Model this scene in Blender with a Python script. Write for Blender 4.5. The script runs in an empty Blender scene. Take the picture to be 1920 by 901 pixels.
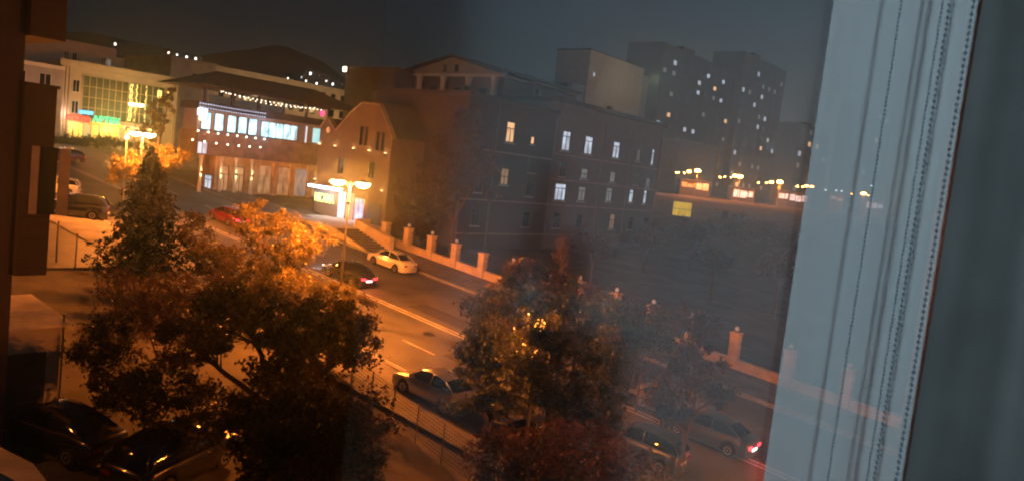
import bpy, bmesh, math, random
import numpy as np
from mathutils import Vector, Matrix
R = math.radians
rng = random.Random(7)
nrg = np.random.default_rng(11)
S = bpy.context.scene
COL = S.collection

# ------------------------------------------------------------------ camera
H, F, PITCH, ROLL, YAW = 13.0, 1440.0, 5.0, 6.5, 38.4
_f = Vector((math.cos(R(YAW))*math.cos(R(PITCH)), math.sin(R(YAW))*math.cos(R(PITCH)), -math.sin(R(PITCH))))
_r0 = Vector((math.sin(R(YAW)), -math.cos(R(YAW)), 0)); _u0 = _r0.cross(_f)
_r = _r0*math.cos(R(ROLL)) + _u0*math.sin(R(ROLL)); _u = -_r0*math.sin(R(ROLL)) + _u0*math.cos(R(ROLL))
cam = bpy.data.objects.new('camera', bpy.data.cameras.new('camera')); COL.objects.link(cam)
cam.matrix_world = Matrix(((_r.x, _u.x, -_f.x, 0), (_r.y, _u.y, -_f.y, 0), (_r.z, _u.z, -_f.z, H), (0, 0, 0, 1)))
cam.data.sensor_width = 36; cam.data.lens = F/1920*36
cam.data.clip_start = 0.01; cam.data.clip_end = 6000
S.camera = cam
cam.data.dof.use_dof = True; cam.data.dof.focus_distance = 60; cam.data.dof.aperture_fstop = 8.0     # a phone lens: the cloth near the glass is soft
EYE = Vector((0, 0, H))

# ------------------------------------------------------------------ world, moon, exposure
w = bpy.data.worlds.new('World'); S.world = w; w.use_nodes = True
nt = w.node_tree; bg = nt.nodes['Background']
sky = nt.nodes.new('ShaderNodeTexSky'); sky.sky_type = 'NISHITA'; sky.sun_disc = False
sky.sun_elevation = R(16); sky.sun_rotation = R(118)     # a pale moonlit sky, brighter on the right
# the lit town on the right brightens its side of the sky
geo = nt.nodes.new('ShaderNodeTexCoord'); dt = nt.nodes.new('ShaderNodeVectorMath'); dt.operation = 'DOT_PRODUCT'
dt.inputs[1].default_value = (math.cos(R(8)), math.sin(R(8)), 0); nt.links.new(geo.outputs['Generated'], dt.inputs[0])
mr_ = nt.nodes.new('ShaderNodeMapRange'); mr_.interpolation_type = 'SMOOTHSTEP'; nt.links.new(dt.outputs['Value'], mr_.inputs[0])
mr_.inputs[1].default_value = .3; mr_.inputs[2].default_value = 1.0; mr_.inputs[3].default_value = .10; mr_.inputs[4].default_value = .2
sm_ = nt.nodes.new('ShaderNodeVectorMath'); sm_.operation = 'SCALE'; nt.links.new(sky.outputs[0], sm_.inputs[0]); nt.links.new(mr_.outputs[0], sm_.inputs['Scale'])
nt.links.new(sm_.outputs[0], bg.inputs[0]); bg.inputs[1].default_value = 0.036
sl = bpy.data.lights.new('moon', 'SUN'); sl.energy = 0.08; sl.angle = R(14); sl.color = (.8, .88, 1)
so = bpy.data.objects.new('moon', sl); COL.objects.link(so); so.rotation_euler = (R(60), 0, R(3))
S.view_settings.view_transform = 'Standard'; S.view_settings.look = 'None'
S.view_settings.exposure = 0.22; S.view_settings.gamma = 1.0; S.view_settings.use_curve_mapping = False
S.render.engine = 'CYCLES'
cy = S.cycles
cy.use_denoising = True
try: cy.denoiser = 'OPENIMAGEDENOISE'
except Exception: pass
cy.max_bounces = 6; cy.diffuse_bounces = 2; cy.glossy_bounces = 3; cy.transmission_bounces = 3
cy.transparent_max_bounces = 16; cy.volume_bounces = 0
cy.sample_clamp_indirect = 3.0; cy.sample_clamp_direct = 0.0
cy.use_light_tree = True; cy.caustics_reflective = False; cy.caustics_refractive = False
cy.volume_step_rate = 4.0; cy.filter_width = 2.1
SODIUM = (1.0, .235, .025)

# ------------------------------------------------------------------ measuring helpers (rays from the eye into the place)
SLOPE = .094
def gz(x, y):
    "height of the ground: the street climbs towards +Y, then levels off"
    yy = max(-90.0, y)
    z = SLOPE*yy if yy < 100 else 9.4 + 1.0*(1-math.exp(-(yy-100)/12.0))
    if x > 85:
        t = min(1.0, (x-85)/75.0); t = t*t*(3-2*t); z += t*(12.4 - z)
    return z
def ray(px, py): return _f + _r*((px-960)/F) - _u*((py-450.5)/F)
def atX(px, py, X): d = ray(px, py); return EYE + d*(X/d.x)
def atY(px, py, Y): d = ray(px, py); return EYE + d*(Y/d.y)
def atD(px, py, D): return EYE + ray(px, py)*D
def gr(px, py):
    d = ray(px, py); t = -H/(d.z - SLOPE*d.y); p = EYE + d*t; return p

# ------------------------------------------------------------------ materials
def mat(name, col, rough=.7, metal=0.0, var=0.0, scale=3.0, bump=0.0, bscale=None, spec=.5, coat=0.0, detail=5, stretch=None):
    m = bpy.data.materials.new(name); m.use_nodes = True
    n = m.node_tree.nodes; l = m.node_tree.links; b = n['Principled BSDF']
    b.inputs['Base Color'].default_value = (*col, 1); b.inputs['Roughness'].default_value = rough
    b.inputs['Metallic'].default_value = metal; b.inputs['Specular IOR Level'].default_value = spec
    b.inputs['Coat Weight'].default_value = coat
    if var or bump:
        tc = n.new('ShaderNodeTexCoord'); mp = n.new('ShaderNodeMapping'); l.new(tc.outputs['Object'], mp.inputs[0])
        if stretch: mp.inputs['Scale'].default_value = stretch
    if var:
        ns = n.new('ShaderNodeTexNoise'); ns.inputs['Scale'].default_value = scale; ns.inputs['Detail'].default_value = detail
        ns.inputs['Roughness'].default_value = .65
        l.new(mp.outputs[0], ns.inputs['Vector'])
        cr = n.new('ShaderNodeValToRGB')
        cr.color_ramp.elements[0].position = .32; cr.color_ramp.elements[1].position = .68
        cr.color_ramp.elements[0].color = (*[c*(1-var) for c in col], 1)
        cr.color_ramp.elements[1].color = (*[min(1, c*(1+var)) for c in col], 1)
        l.new(ns.outputs[0], cr.inputs[0]); l.new(cr.outputs[0], b.inputs['Base Color'])
    if bump:
        nb = n.new('ShaderNodeTexNoise'); nb.inputs['Scale'].default_value = bscale or scale*4; nb.inputs['Detail'].default_value = 6
        l.new(mp.outputs[0], nb.inputs['Vector'])
        bp = n.new('ShaderNodeBump'); bp.inputs['Strength'].default_value = bump; bp.inputs['Distance'].default_value = .05
        l.new(nb.outputs[0], bp.inputs['Height']); l.new(bp.outputs[0], b.inputs['Normal'])
    return m
def emat(name, col, strength, var=0.0, scale=3.0):
    m = bpy.data.materials.new(name); m.use_nodes = True
    n = m.node_tree.nodes; l = m.node_tree.links; b = n['Principled BSDF']
    b.inputs['Base Color'].default_value = (*[c*.5 for c in col], 1)
    b.inputs['Emission Color'].default_value = (*col, 1); b.inputs['Emission Strength'].default_value = strength
    if var:      # curtains, shelves and people break up a lit window
        tc = n.new('ShaderNodeTexCoord'); ns = n.new('ShaderNodeTexNoise'); ns.inputs['Scale'].default_value = scale; ns.inputs['Detail'].default_value = 4
        mp = n.new('ShaderNodeMapping'); mp.inputs['Scale'].default_value = (1, 1, .45)
        l.new(tc.outputs['Object'], mp.inputs[0]); l.new(mp.outputs[0], ns.inputs[0])
        mr = n.new('ShaderNodeMapRange'); mr.inputs[1].default_value = .38; mr.inputs[2].default_value = .6
        mr.inputs[3].default_value = strength*(1-var); mr.inputs[4].default_value = strength*(1+var*.3)
        l.new(ns.outputs[0], mr.inputs[0]); l.new(mr.outputs[0], b.inputs['Emission Strength'])
    return m
def brick_mat(name, c1, c2, mort, bw=.5, bh=.22):
    m = bpy.data.materials.new(name); m.use_nodes = True
    n = m.node_tree.nodes; l = m.node_tree.links; b = n['Principled BSDF']; b.inputs['Roughness'].default_value = .85
    tc = n.new('ShaderNodeTexCoord'); sp = n.new('ShaderNodeSeparateXYZ'); ad = n.new('ShaderNodeMath'); ad.operation = 'ADD'
    cb = n.new('ShaderNodeCombineXYZ'); br = n.new('ShaderNodeTexBrick')
    l.new(tc.outputs['Object'], sp.inputs[0]); l.new(sp.outputs[0], ad.inputs[0]); l.new(sp.outputs[1], ad.inputs[1])
    l.new(ad.outputs[0], cb.inputs[0]); l.new(sp.outputs[2], cb.inputs[1]); l.new(cb.outputs[0], br.inputs[0])
    br.inputs['Scale'].default_value = 1; br.inputs['Brick Width'].default_value = bw; br.inputs['Row Height'].default_value = bh
    br.inputs['Mortar Size'].default_value = .012
    br.inputs['Color1'].default_value = (*c1, 1); br.inputs['Color2'].default_value = (*c2, 1); br.inputs['Mortar'].default_value = (*mort, 1)
    l.new(br.outputs[0], b.inputs['Base Color'])
    return m
def leaf_mat(name, c1, c2, transl=.35, rough=.45):
    m = bpy.data.materials.new(name); m.use_nodes = True
    n = m.node_tree.nodes; l = m.node_tree.links; b = n['Principled BSDF']; out = n['Material Output']
    tc = n.new('ShaderNodeTexCoord'); ns = n.new('ShaderNodeTexNoise'); ns.inputs['Scale'].default_value = 1.6; ns.inputs['Detail'].default_value = 6
    l.new(tc.outputs['Object'], ns.inputs[0])
    cr = n.new('ShaderNodeValToRGB'); cr.color_ramp.elements[0].position = .35; cr.color_ramp.elements[1].position = .65
    cr.color_ramp.elements[0].color = (*c1, 1); cr.color_ramp.elements[1].color = (*c2, 1)
    l.new(ns.outputs[0], cr.inputs[0]); l.new(cr.outputs[0], b.inputs['Base Color'])
    b.inputs['Roughness'].default_value = rough; b.inputs['Specular IOR Level'].default_value = .35
    tr = n.new('ShaderNodeBsdfTranslucent'); l.new(cr.outputs[0], tr.inputs[0])
    mx = n.new('ShaderNodeMixShader'); mx.inputs[0].default_value = transl
    l.new(b.outputs[0], mx.inputs[1]); l.new(tr.outputs[0], mx.inputs[2]); l.new(mx.outputs[0], out.inputs[0])
    return m
M = {}
M['asphalt'] = mat('asphalt', (.075, .072, .068), .62, var=.5, scale=.22, detail=9, bump=.35, bscale=18)
M['pave'] = mat('pavement', (.15, .135, .12), .85, var=.35, scale=.8, bump=.4, bscale=9)
M['dirt'] = mat('ground_soil', (.085, .07, .055), .95, var=.4, scale=.3, bump=.5, bscale=7)
M['tower'] = mat('tower_concrete', (.045, .044, .044), .9, var=.2, scale=.3)
M['kerb'] = mat('kerb_stone', (.26, .25, .23), .8, var=.25, scale=2)
M['paint'] = mat('road_paint', (.42, .41, .38), .65, var=.45, scale=1.4)
M['stone'] = mat('tuff_stone', (.58, .47, .34), .85, var=.22, scale=1.2, bump=.3, bscale=8)
M['stone_d'] = mat('tuff_stone_grey', (.22, .18, .16), .85, var=.3, scale=1.0, bump=.3, bscale=8)
M['plaster'] = mat('plaster', (.42, .36, .28), .85, var=.12, scale=.7)
M['plaster_p'] = mat('pink_plaster', (.115, .08, .07), .85, var=.18, scale=.8)
M['plaster_g'] = mat('grey_plaster', (.30, .29, .28), .85, var=.15, scale=.6)
M['plaster_w'] = mat('white_plaster', (.6, .57, .52), .8, var=.1, scale=.8)
M['bigwall'] = brick_mat('tuff_blocks', (.13, .12, .115), (.11, .10, .10), (.10, .09, .085), .8, .4)
M['darkbrick'] = brick_mat('dark_brick', (.028, .012, .011), (.022, .010, .009), (.018, .011, .010), .5, .2)
M['roof'] = mat('dark_roof', (.035, .032, .032), .6, var=.3, scale=1.5, stretch=(1, 1, 6))
M['metal_d'] = mat('dark_metal', (.03, .03, .032), .45, .6)
M['pole'] = mat('pole_paint', (.11, .1, .09), .5, .3, var=.2, scale=3)
M['frame_w'] = mat('white_frame', (.55, .53, .5), .5)
M['frame_d'] = mat('dark_frame', (.045, .042, .042), .5)
M['glass_d'] = mat('dark_glass', (.012, .014, .017), .06, spec=.8)
M['tower_glass'] = mat('tower_glass', (.03, .03, .032), .4, spec=.2)
M['glass_g'] = mat('green_glass', (.07, .09, .03), .45, spec=.3, var=.4, scale=.5)
M['bark'] = mat('bark', (.07, .05, .036), .9, var=.4, scale=6, bump=.5, bscale=20)
M['twig'] = mat('twig_bark', (.16, .1, .07), .8)
M['leaf_dark'] = leaf_mat('leaf_dark', (.035, .030, .014), (.095, .062, .03), .42)
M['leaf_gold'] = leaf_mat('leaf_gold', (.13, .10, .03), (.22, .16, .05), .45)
M['leaf_green'] = leaf_mat('leaf_green', (.045, .055, .03), (.09, .1, .05))
M['leaf_red'] = leaf_mat('leaf_red', (.10, .045, .022), (.16, .075, .035), .4)
M['needle'] = leaf_mat('needle', (.012, .016, .010), (.024, .026, .014), .15, .6)
M['hedge'] = leaf_mat('hedge_leaf', (.03, .04, .014), (.06, .07, .025), .2)
M['rubber'] = mat('rubber', (.018, .018, .018), .8)
M['rim'] = mat('wheel_rim', (.35, .35, .36), .35, .8)
M['car_white'] = mat('paint_white', (.62, .6, .57), .3, coat=.8)
M['car_black'] = mat('paint_black', (.012, .012, .014), .25, coat=1.0)
M['car_red'] = mat('paint_red', (.09, .006, .008), .3, coat=1.0)
M['car_grey'] = mat('paint_grey', (.07, .075, .08), .3, .4, coat=1.0)
M['car_silver'] = mat('paint_silver', (.30, .29, .27), .3, .5, coat=1.0)
M['car_blue'] = mat('paint_blue', (.02, .022, .04), .3, .3, coat=1.0)
M['tail'] = emat('tail_light', (1, .03, .05), 6.0)
M['tail_off'] = mat('tail_lens', (.2, .01, .01), .25)
M['head_on'] = emat('head_light', (.95, .97, 1), 14.0)
M['head_off'] = mat('head_lens', (.5, .5, .5), .15)
M['plate_lit'] = emat('plate_light', (.9, .95, 1), 2.5)
M['lamp'] = emat('sodium_bulb', (1.0, .6, .2), 60.0)
M['lamp_far'] = emat('sodium_bulb_far', (1.0, .36, .06), 90.0)
M['lamp_white'] = emat('white_bulb', (.85, .93, 1), 7.0)
M['globe'] = emat('wall_globe', (.9, .88, .82), .1)
M['tube'] = emat('white_tube', (.85, .92, 1), 16.0)
M['win_blue'] = emat('window_cold', (.45, .75, .85), 1.7, .75, 1.3)
M['win_white'] = emat('window_white', (.62, .72, .86), .8, .55, 2.4)
M['win_warm'] = emat('window_warm', (1.0, .58, .26), 1.0, .45, 2.0)
M['win_dimw'] = emat('window_dim', (.55, .6, .62), .22, .6, 2.4)
M['win_dimy'] = emat('window_dim_warm', (.8, .5, .25), .3, .6, 2.4)
M['shop'] = emat('shop_glow', (1.0, .6, .10), 1.5, .5, .9)
M['shop_w'] = emat('shop_white', (.75, .85, .95), .7, .7, 1.5)
M['green_on'] = emat('green_letters', (.03, .8, .35), 1.5)
M['lime_on'] = emat('lime_letters', (.62, .95, .3), 1.6)
M['red_on'] = emat('red_letters', (1, .06, .04), 2.2)
M['cyan_on'] = emat('cyan_letters', (.12, .6, 1), 2.2)
M['teal_on'] = emat('signal_green', (.05, .9, .6), 9.0)
M['yellow_on'] = emat('yellow_neon_and_reflection', (1, .85, .25), 1.6)
M['pink_on'] = emat('pink_neon', (1, .1, .3), 1.6)
M['bill'] = emat('yellow_billboard', (.75, .5, .03), .62, .25, 1.0)
M['bulb_w'] = emat('string_bulb', (1, .85, .68), 7.0)
M['bulb_c'] = emat('string_bulb_cold', (.6, .72, 1), 4.0)
M['sconce_on'] = emat('sconce_glow', (1, .66, .3), 12.0)

# ------------------------------------------------------------------ mesh helpers
class MB:
    def __init__(s): s.v = []; s.f = []
    def add(s, vs, fs):
        k = len(s.v); s.v += [tuple(v) for v in vs]; s.f += [tuple(k+i for i in f) for f in fs]; return s
    def box(s, x0, x1, y0, y1, z0, z1):
        return s.add([(x, y, z) for z in (z0, z1) for y in (y0, y1) for x in (x0, x1)],
                     [(0, 2, 3, 1), (4, 5, 7, 6), (0, 1, 5, 4), (2, 6, 7, 3), (0, 4, 6, 2), (1, 3, 7, 5)])
    def prism(s, pts, d):                    # planar polygon swept by vector d
        n = len(pts); a = [Vector(p) for p in pts]; b = [p + Vector(d) for p in a]
        return s.add(a+b, [tuple(range(n))[::-1], tuple(range(n, 2*n))] + [(i, (i+1) % n, n+(i+1) % n, n+i) for i in range(n)])
    def tube(s, p0, p1, r0, r1=None, n=8):
        r1 = r0 if r1 is None else r1
        p0, p1 = Vector(p0), Vector(p1); d = (p1-p0)
        if d.length < 1e-6: return s
        d.normalize(); a = d.orthogonal().normalized(); b = d.cross(a)
        vs = [p + (a*math.cos(t) + b*math.sin(t))*r for p, r in ((p0, r0), (p1, r1)) for t in [2*math.pi*i/n for i in range(n)]]
        return s.add(vs, [(i, (i+1) % n, n+(i+1) % n, n+i) for i in range(n)] + [tuple(range(n))[::-1], tuple(range(n, 2*n))])
    def lathe(s, c, prof, n=16, axis='z'):
        vs = []
        for r, h in prof:
            for i in range(n):
                t = 2*math.pi*i/n; a, b = r*math.cos(t), r*math.sin(t)
                vs.append((c[0]+a, c[1]+b, c[2]+h) if axis == 'z' else ((c[0]+h, c[1]+a, c[2]+b) if axis == 'x' else (c[0]+a, c[1]+h, c[2]+b)))
        m = len(prof)
        fs = [(j*n+i, j*n+(i+1) % n, (j+1)*n+(i+1) % n, (j+1)*n+i) for j in range(m-1) for i in range(n)]
        fs += [tuple(range(n))[::-1], tuple(range((m-1)*n, m*n))]
        return s.add(vs, fs)
    def build(s, name, m, parent=None, smooth=False, bevel=0):
        me = bpy.data.meshes.new(name); me.from_pydata(s.v, [], s.f); me.update()
        if smooth: me.shade_smooth()
        o = bpy.data.objects.new(name, me); COL.objects.link(o); me.materials.append(m)
        if parent: o.parent = parent
        if bevel:
            bv = o.modifiers.new('bevel', 'BEVEL'); bv.width = bevel; bv.segments = 2; bv.limit_method = 'ANGLE'
        return o
def tag(o, label=None, cat=None, group=None, kind=None):
    if label: o['label'] = label
    if cat: o['category'] = cat
    if group: o['group'] = group
    if kind: o['kind'] = kind
    return o
def thing(name, label, cat, loc=(0, 0, 0), rz=0, group=None):
    o = bpy.data.objects.new(name, None); COL.objects.link(o); o.location = loc; o.rotation_euler = (0, 0, rz)
    o.empty_display_size = .3
    return tag(o, label, cat, group)
def copy_tree(o, parent=None):
    c = o.copy(); COL.objects.link(c)
    if parent: c.parent = parent
    for ch in list(o.children): copy_tree(ch, c)
    return c
def light(name, loc, power, col=SODIUM, rad=.12, parent=None, spot=None, direction=None):
    ld = bpy.data.lights.new(name, 'SPOT' if spot else 'POINT'); ld.energy = power; ld.color = col; ld.shadow_soft_size = rad
    if spot: ld.spot_size = R(spot); ld.spot_blend = .8
    o = bpy.data.objects.new(name, ld); COL.objects.link(o); o.location = loc
    if parent: o.parent = parent
    if direction: o.rotation_euler = Vector(direction).to_track_quat('-Z', 'Y').to_euler()
    return o
def text(name, s, m, origin, right, up, height, width=None, parent=None, depth=.06):
    "raised letters: real extruded mesh, lower-left corner at origin"
    cu = bpy.data.curves.new(name, 'FONT'); cu.body = s; cu.extrude = depth/2; cu.size = 1; cu.offset = .018
    to = bpy.data.objects.new(name+'_c', cu); COL.objects.link(to)
    dg = bpy.context.evaluated_depsgraph_get(); me = bpy.data.meshes.new_from_object(to.evaluated_get(dg))
    bpy.data.objects.remove(to)
    xs = [v.co.x for v in me.vertices]; ys = [v.co.y for v in me.vertices]
    w0, h0 = max(xs)-min(xs), max(ys)-min(ys); x0, y0 = min(xs), min(ys)
    right = Vector(right).normalized(); up = Vector(up).normalized(); nn = right.cross(up)
    sx = (width/w0) if width else height/h0
    for v in me.vertices:
        v.co = Vector(origin) + right*((v.co.x-x0)*sx) + up*((v.co.y-y0)*height/h0) + nn*(v.co.z)
    me.materials.clear(); me.materials.append(m)
    o = bpy.data.objects.new(name, me); COL.objects.link(o)
    if parent: o.parent = parent
    return o

# ------------------------------------------------------------------ the ground
def sheet(name, xs, ys, m, dz=0.0, kind='structure'):
    b = MB(); nx, ny = len(xs), len(ys)
    vs = [(x, y, gz(x, y)+dz) for y in ys for x in xs]
    b.add(vs, [(j*nx+i, j*nx+i+1, (j+1)*nx+i+1, (j+1)*nx+i) for j in range(ny-1) for i in range(nx-1)])
    return tag(b.build(name, m), kind=kind)
def fr(a, b, n): return [a+(b-a)*i/n for i in range(n+1)]
YS = fr(-90, 0, 3)+fr(4, 100, 24)+fr(104, 160, 14)
sheet('ground', [-1500, -600, -100, 0, 12, 24, 44, 60, 85, 95, 105, 115, 125, 135, 145, 160, 200, 270, 400, 900, 1500], [-1500, -600, -200]+YS+[200, 400, 900, 1500], M['dirt'], -.10)
sheet('road', [26.5, 31, 35, 39, 43.9], YS[:29], M['asphalt'])
sheet('street_junction', fr(-60, 110, 17), [y for y in YS if y >= 92], M['asphalt'], .004)
sheet('near_pavement', [22.6, 24, 26.3], YS[:27], M['pave'], .10)
sheet('far_pavement', [44.1, 46, 48.6], YS[:24], M['pave'], .12)
sheet('junction_apron', fr(2, 26.4, 6), fr(48, 96, 12), M['asphalt'], .02)
sheet('forecourt', [48, 58, 70], fr(93, 118, 6), M['pave'], .03)
def kerb(name, x0, x1):
    b = MB()
    for a, c in zip(YS[:27], YS[1:28]):
        b.add([(x, y, gz(x, y)+z) for y in (a, c) for x, z in ((x0, -.1), (x0, .14), (x1, .14), (x1, -.1))], [(0, 1, 5, 4), (1, 2, 6, 5), (2, 3, 7, 6)])
    tag(b.build(name, M['kerb']), kind='structure')
kerb('kerb', 26.3, 26.5); kerb('kerb', 43.9, 44.1)
def stripe(name, x, y0, y1, wd=.14, dash=None):
    b = MB(); y = y0
    while y < y1:
        e = min(y1, y+(dash[0] if dash else 4)); z0, z1 = gz(x, y)+.006, gz(x, e)+.006
        b.add([(x-wd/2, y, z0), (x+wd/2, y, z0), (x+wd/2, e, z1), (x-wd/2, e, z1)], [(0, 1, 2, 3)])
        y = e + (dash[1] if dash else 0)
    tag(b.build(name, M['paint']), kind='structure')
stripe('centre_line', 34.25, -40, 92); stripe('centre_line', 34.65, -40, 92)
stripe('lane_line', 30.2, -40, 92, .13, (2.6, 5.0)); stripe('lane_line', 39.4, 44, 92, .13, (2.6, 5.0))
stripe('edge_line', 43.7, 5, 43, .14); stripe('edge_line', 26.9, 10, 60, .12)
M['patch'] = mat('asphalt_patch', (.035, .034, .034), .8, var=.3, scale=2)
def patch(x0, x1, y0, y1):
    MB().add([(x, y, gz(x, y)+.003) for x, y in ((x0, y0), (x1, y0), (x1, y1), (x0, y1))], [(0, 1, 2, 3)]).build('asphalt_patch', M['patch'])['kind'] = 'structure'
for q in ((30.6, 33.2, 25.5, 28.2), (35.6, 37.4, 31, 36.5), (27.4, 28.6, 18, 27), (38, 39.2, 24, 26), (31, 32, 40, 47), (40.2, 43, 28, 29.2)): patch(*q)
for i, (x, y, lb) in enumerate(((32.6, 31.3, 'round iron manhole cover in the near lane below the moving black sedan'), (37.9, 39.0, 'round iron manhole cover in the far lane behind the white sedan'), (29.0, 24.0, 'round iron manhole cover by the silver sedan'))):
    o = MB().lathe((0, 0, .006), [(.36, 0), (.34, .012)], 20).build('manhole_cover', mat('iron', (.03, .028, .026), .45, .5, var=.4, scale=14)); o.location = (x, y, gz(x, y)); o.rotation_euler = (math.atan(SLOPE), 0, 0); tag(o, lb, 'manhole cover')
# ridge of dark hills far behind the town
def hills():
    b = MB(); az = fr(20, 95, 90); rad = [480, 640, 800, 950, 1150, 1500]
    def top(a):
        t = 70 + 46*math.exp(-((a-56)/5.5)**2) + 34*math.exp(-((a-70)/9)**2) + 3*math.sin(a*.6) + 1.5*math.sin(a*1.7)
        t *= min(1, max(0.18, (a-34)/14)); return t
    vs = []
    for a in az:
        for k, r in enumerate(rad):
            hh = [6, .35, .72, 1.0, .8, .1][k]; z = 6 if k == 0 else top(a)*hh*r/950*1.0 + 6
            vs.append((r*math.cos(R(a)), r*math.sin(R(a)), z + rng.uniform(-1, 1)))
    n = len(rad)
    b.add(vs, [(i*n+j, i*n+j+1, (i+1)*n+j+1, (i+1)*n+j) for i in range(len(az)-1) for j in range(n-1)])
    tag(b.build('hills', mat('hill_scrub', (.008, .008, .008), 1, var=.4, scale=.02), smooth=True), kind='structure')
hills()

# the night air: an even thin haze, sky outside it
hm = bpy.data.materials.new('night_air'); hm.use_nodes = True; n = hm.node_tree.nodes; l = hm.node_tree.links
for q in list(n): n.remove(q)
out = n.new('ShaderNodeOutputMaterial'); pv = n.new('ShaderNodeVolumePrincipled'); pv.inputs['Color'].default_value = (.5, .78, .95, 1)
pv.inputs['Density'].default_value = .0006; pv.inputs['Anisotropy'].default_value = .9; l.new(pv.outputs[0], out.inputs['Volume'])
hz_ = MB().box(-1550, 1550, -1550, 1550, -60, 260).build('haze', hm); tag(hz_, kind='stuff')
# ------------------------------------------------------------------ windows: frame proud of the wall, pane inside it
def window(parent, axis, c, u0, u1, z0, z1, pane, frame=None, cols=2, transom=.68, out=-1, fw=.07):
    "axis 'Y': facade on the plane y=c looking towards -Y; axis 'X': plane x=c"
    fr_, pn = MB(), MB(); frame = frame or M['frame_w']
    def bx(b, a0, a1, q0, q1, d0, d1):
        lo, hi = sorted((c+out*d0, c+out*d1))
        b.box(a0, a1, lo, hi, q0, q1) if axis == 'Y' else b.box(lo, hi, a0, a1, q0, q1)
    bx(fr_, u0, u0+fw, z0, z1, .003, .07); bx(fr_, u1-fw, u1, z0, z1, .003, .07)
    bx(fr_, u0+fw, u1-fw, z0, z0+fw, .003, .07); bx(fr_, u0+fw, u1-fw, z1-fw, z1, .003, .07)
    tz = z0+(z1-z0)*transom if transom else None
    if tz: bx(fr_, u0+fw, u1-fw, tz-fw/2, tz+fw/2, .003, .06)
    for i in range(1, cols):
        um = u0+(u1-u0)*i/cols; bx(fr_, um-fw/2, um+fw/2, z0+fw, (tz-fw/2) if tz else z1-fw, .003, .058)
    bx(pn, u0+fw*.5, u1-fw*.5, z0+fw*.5, z1-fw*.5, .002, .022)
    w_ = fr_.build('window', frame, parent); pn.build('pane', pane, w_)
    return w_

# ================================================================== BUILDINGS
# --- supermarket block with the glass front, end of the street
ap = thing('glass_fronted_shop', 'beige corner building with gridded glass front, glowing yellow ground floor and green sign', 'building', (44, 119, 10.2))
AY = 119.0
MB().box(44.6, 61.5, AY, 134, 10.0, 21.4).build('wall', M['plaster'], None).parent = ap
def reparent(o, p):      # keep world coordinates under an empty that stands at its base
    o.parent = p; o.matrix_parent_inverse = Matrix.Translation(p.location).inverted(); return o
ap.location = (0, 0, 0)
MB().box(44.3, 61.8, AY-.35, AY-.003, 20.9, 21.75).build('cornice', M['plaster'], ap)
for x in (44.7, 45.15, 45.6, 60.9, 61.25): MB().box(x, x+.25, AY-.3, AY-.002, 10, 20.9).build('pilaster', M['plaster'], ap)
for z in (18.0, 15.0): window(ap, 'Y', AY, 46.15, 47.1, z-.7, z+1.1, M['glass_d'], transom=None)
g0, g1, gzb, gzt = 47.5, 59.4, 13.9, 19.9
MB().box(g0, g1, AY-.10, AY-.003, gzb, gzt).build('glass_front', M['glass_g'], ap)
b = MB(); n = 13
for i in range(n+1): x = g0+(g1-g0)*i/n; b.box(x-.04, x+.04, AY-.18, AY-.102, gzb, gzt)
for j in range(5):
    z = gzb+(gzt-gzb)*j/4
    for i in range(n): x = g0+(g1-g0)*i/n; b.box(x+.04, x+(g1-g0)/n-.04, AY-.17, AY-.102, z-.035, z+.035)
b.build('glazing_bars', mat('glazing_bar', (.5, .45, .32), .5), ap)
                                                # warm wavy reflections in the glass front, modelled as glowing strips
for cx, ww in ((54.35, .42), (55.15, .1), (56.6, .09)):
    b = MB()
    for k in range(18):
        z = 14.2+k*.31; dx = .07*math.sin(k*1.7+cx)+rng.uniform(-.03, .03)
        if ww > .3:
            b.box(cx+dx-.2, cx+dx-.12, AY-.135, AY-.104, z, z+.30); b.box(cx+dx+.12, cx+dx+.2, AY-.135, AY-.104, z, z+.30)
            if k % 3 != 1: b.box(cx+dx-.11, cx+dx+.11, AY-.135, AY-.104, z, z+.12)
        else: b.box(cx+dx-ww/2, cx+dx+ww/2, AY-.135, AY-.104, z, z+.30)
    b.build('reflection_strips', M['yellow_on'], ap)
b = MB()
b.box(58.3, 58.42, AY-.22, AY-.18, 18.0, 19.4); b.box(58.8, 58.92, AY-.22, AY-.18, 18.0, 19.4)
for k in range(5): b.box(58.42, 58.8, AY-.22, AY-.18, 18.05+k*.3, 18.18+k*.3)
b.box(59.95, 60.08, AY-.12, AY-.01, 17.7, 19.5); b.box(59.6, 60.4, AY-.12, AY-.013, 18.65, 18.78); b.box(59.65, 60.35, AY-.12, AY-.016, 19.15, 19.25)
b.build('yellow_neon', M['yellow_on'], ap)
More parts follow.
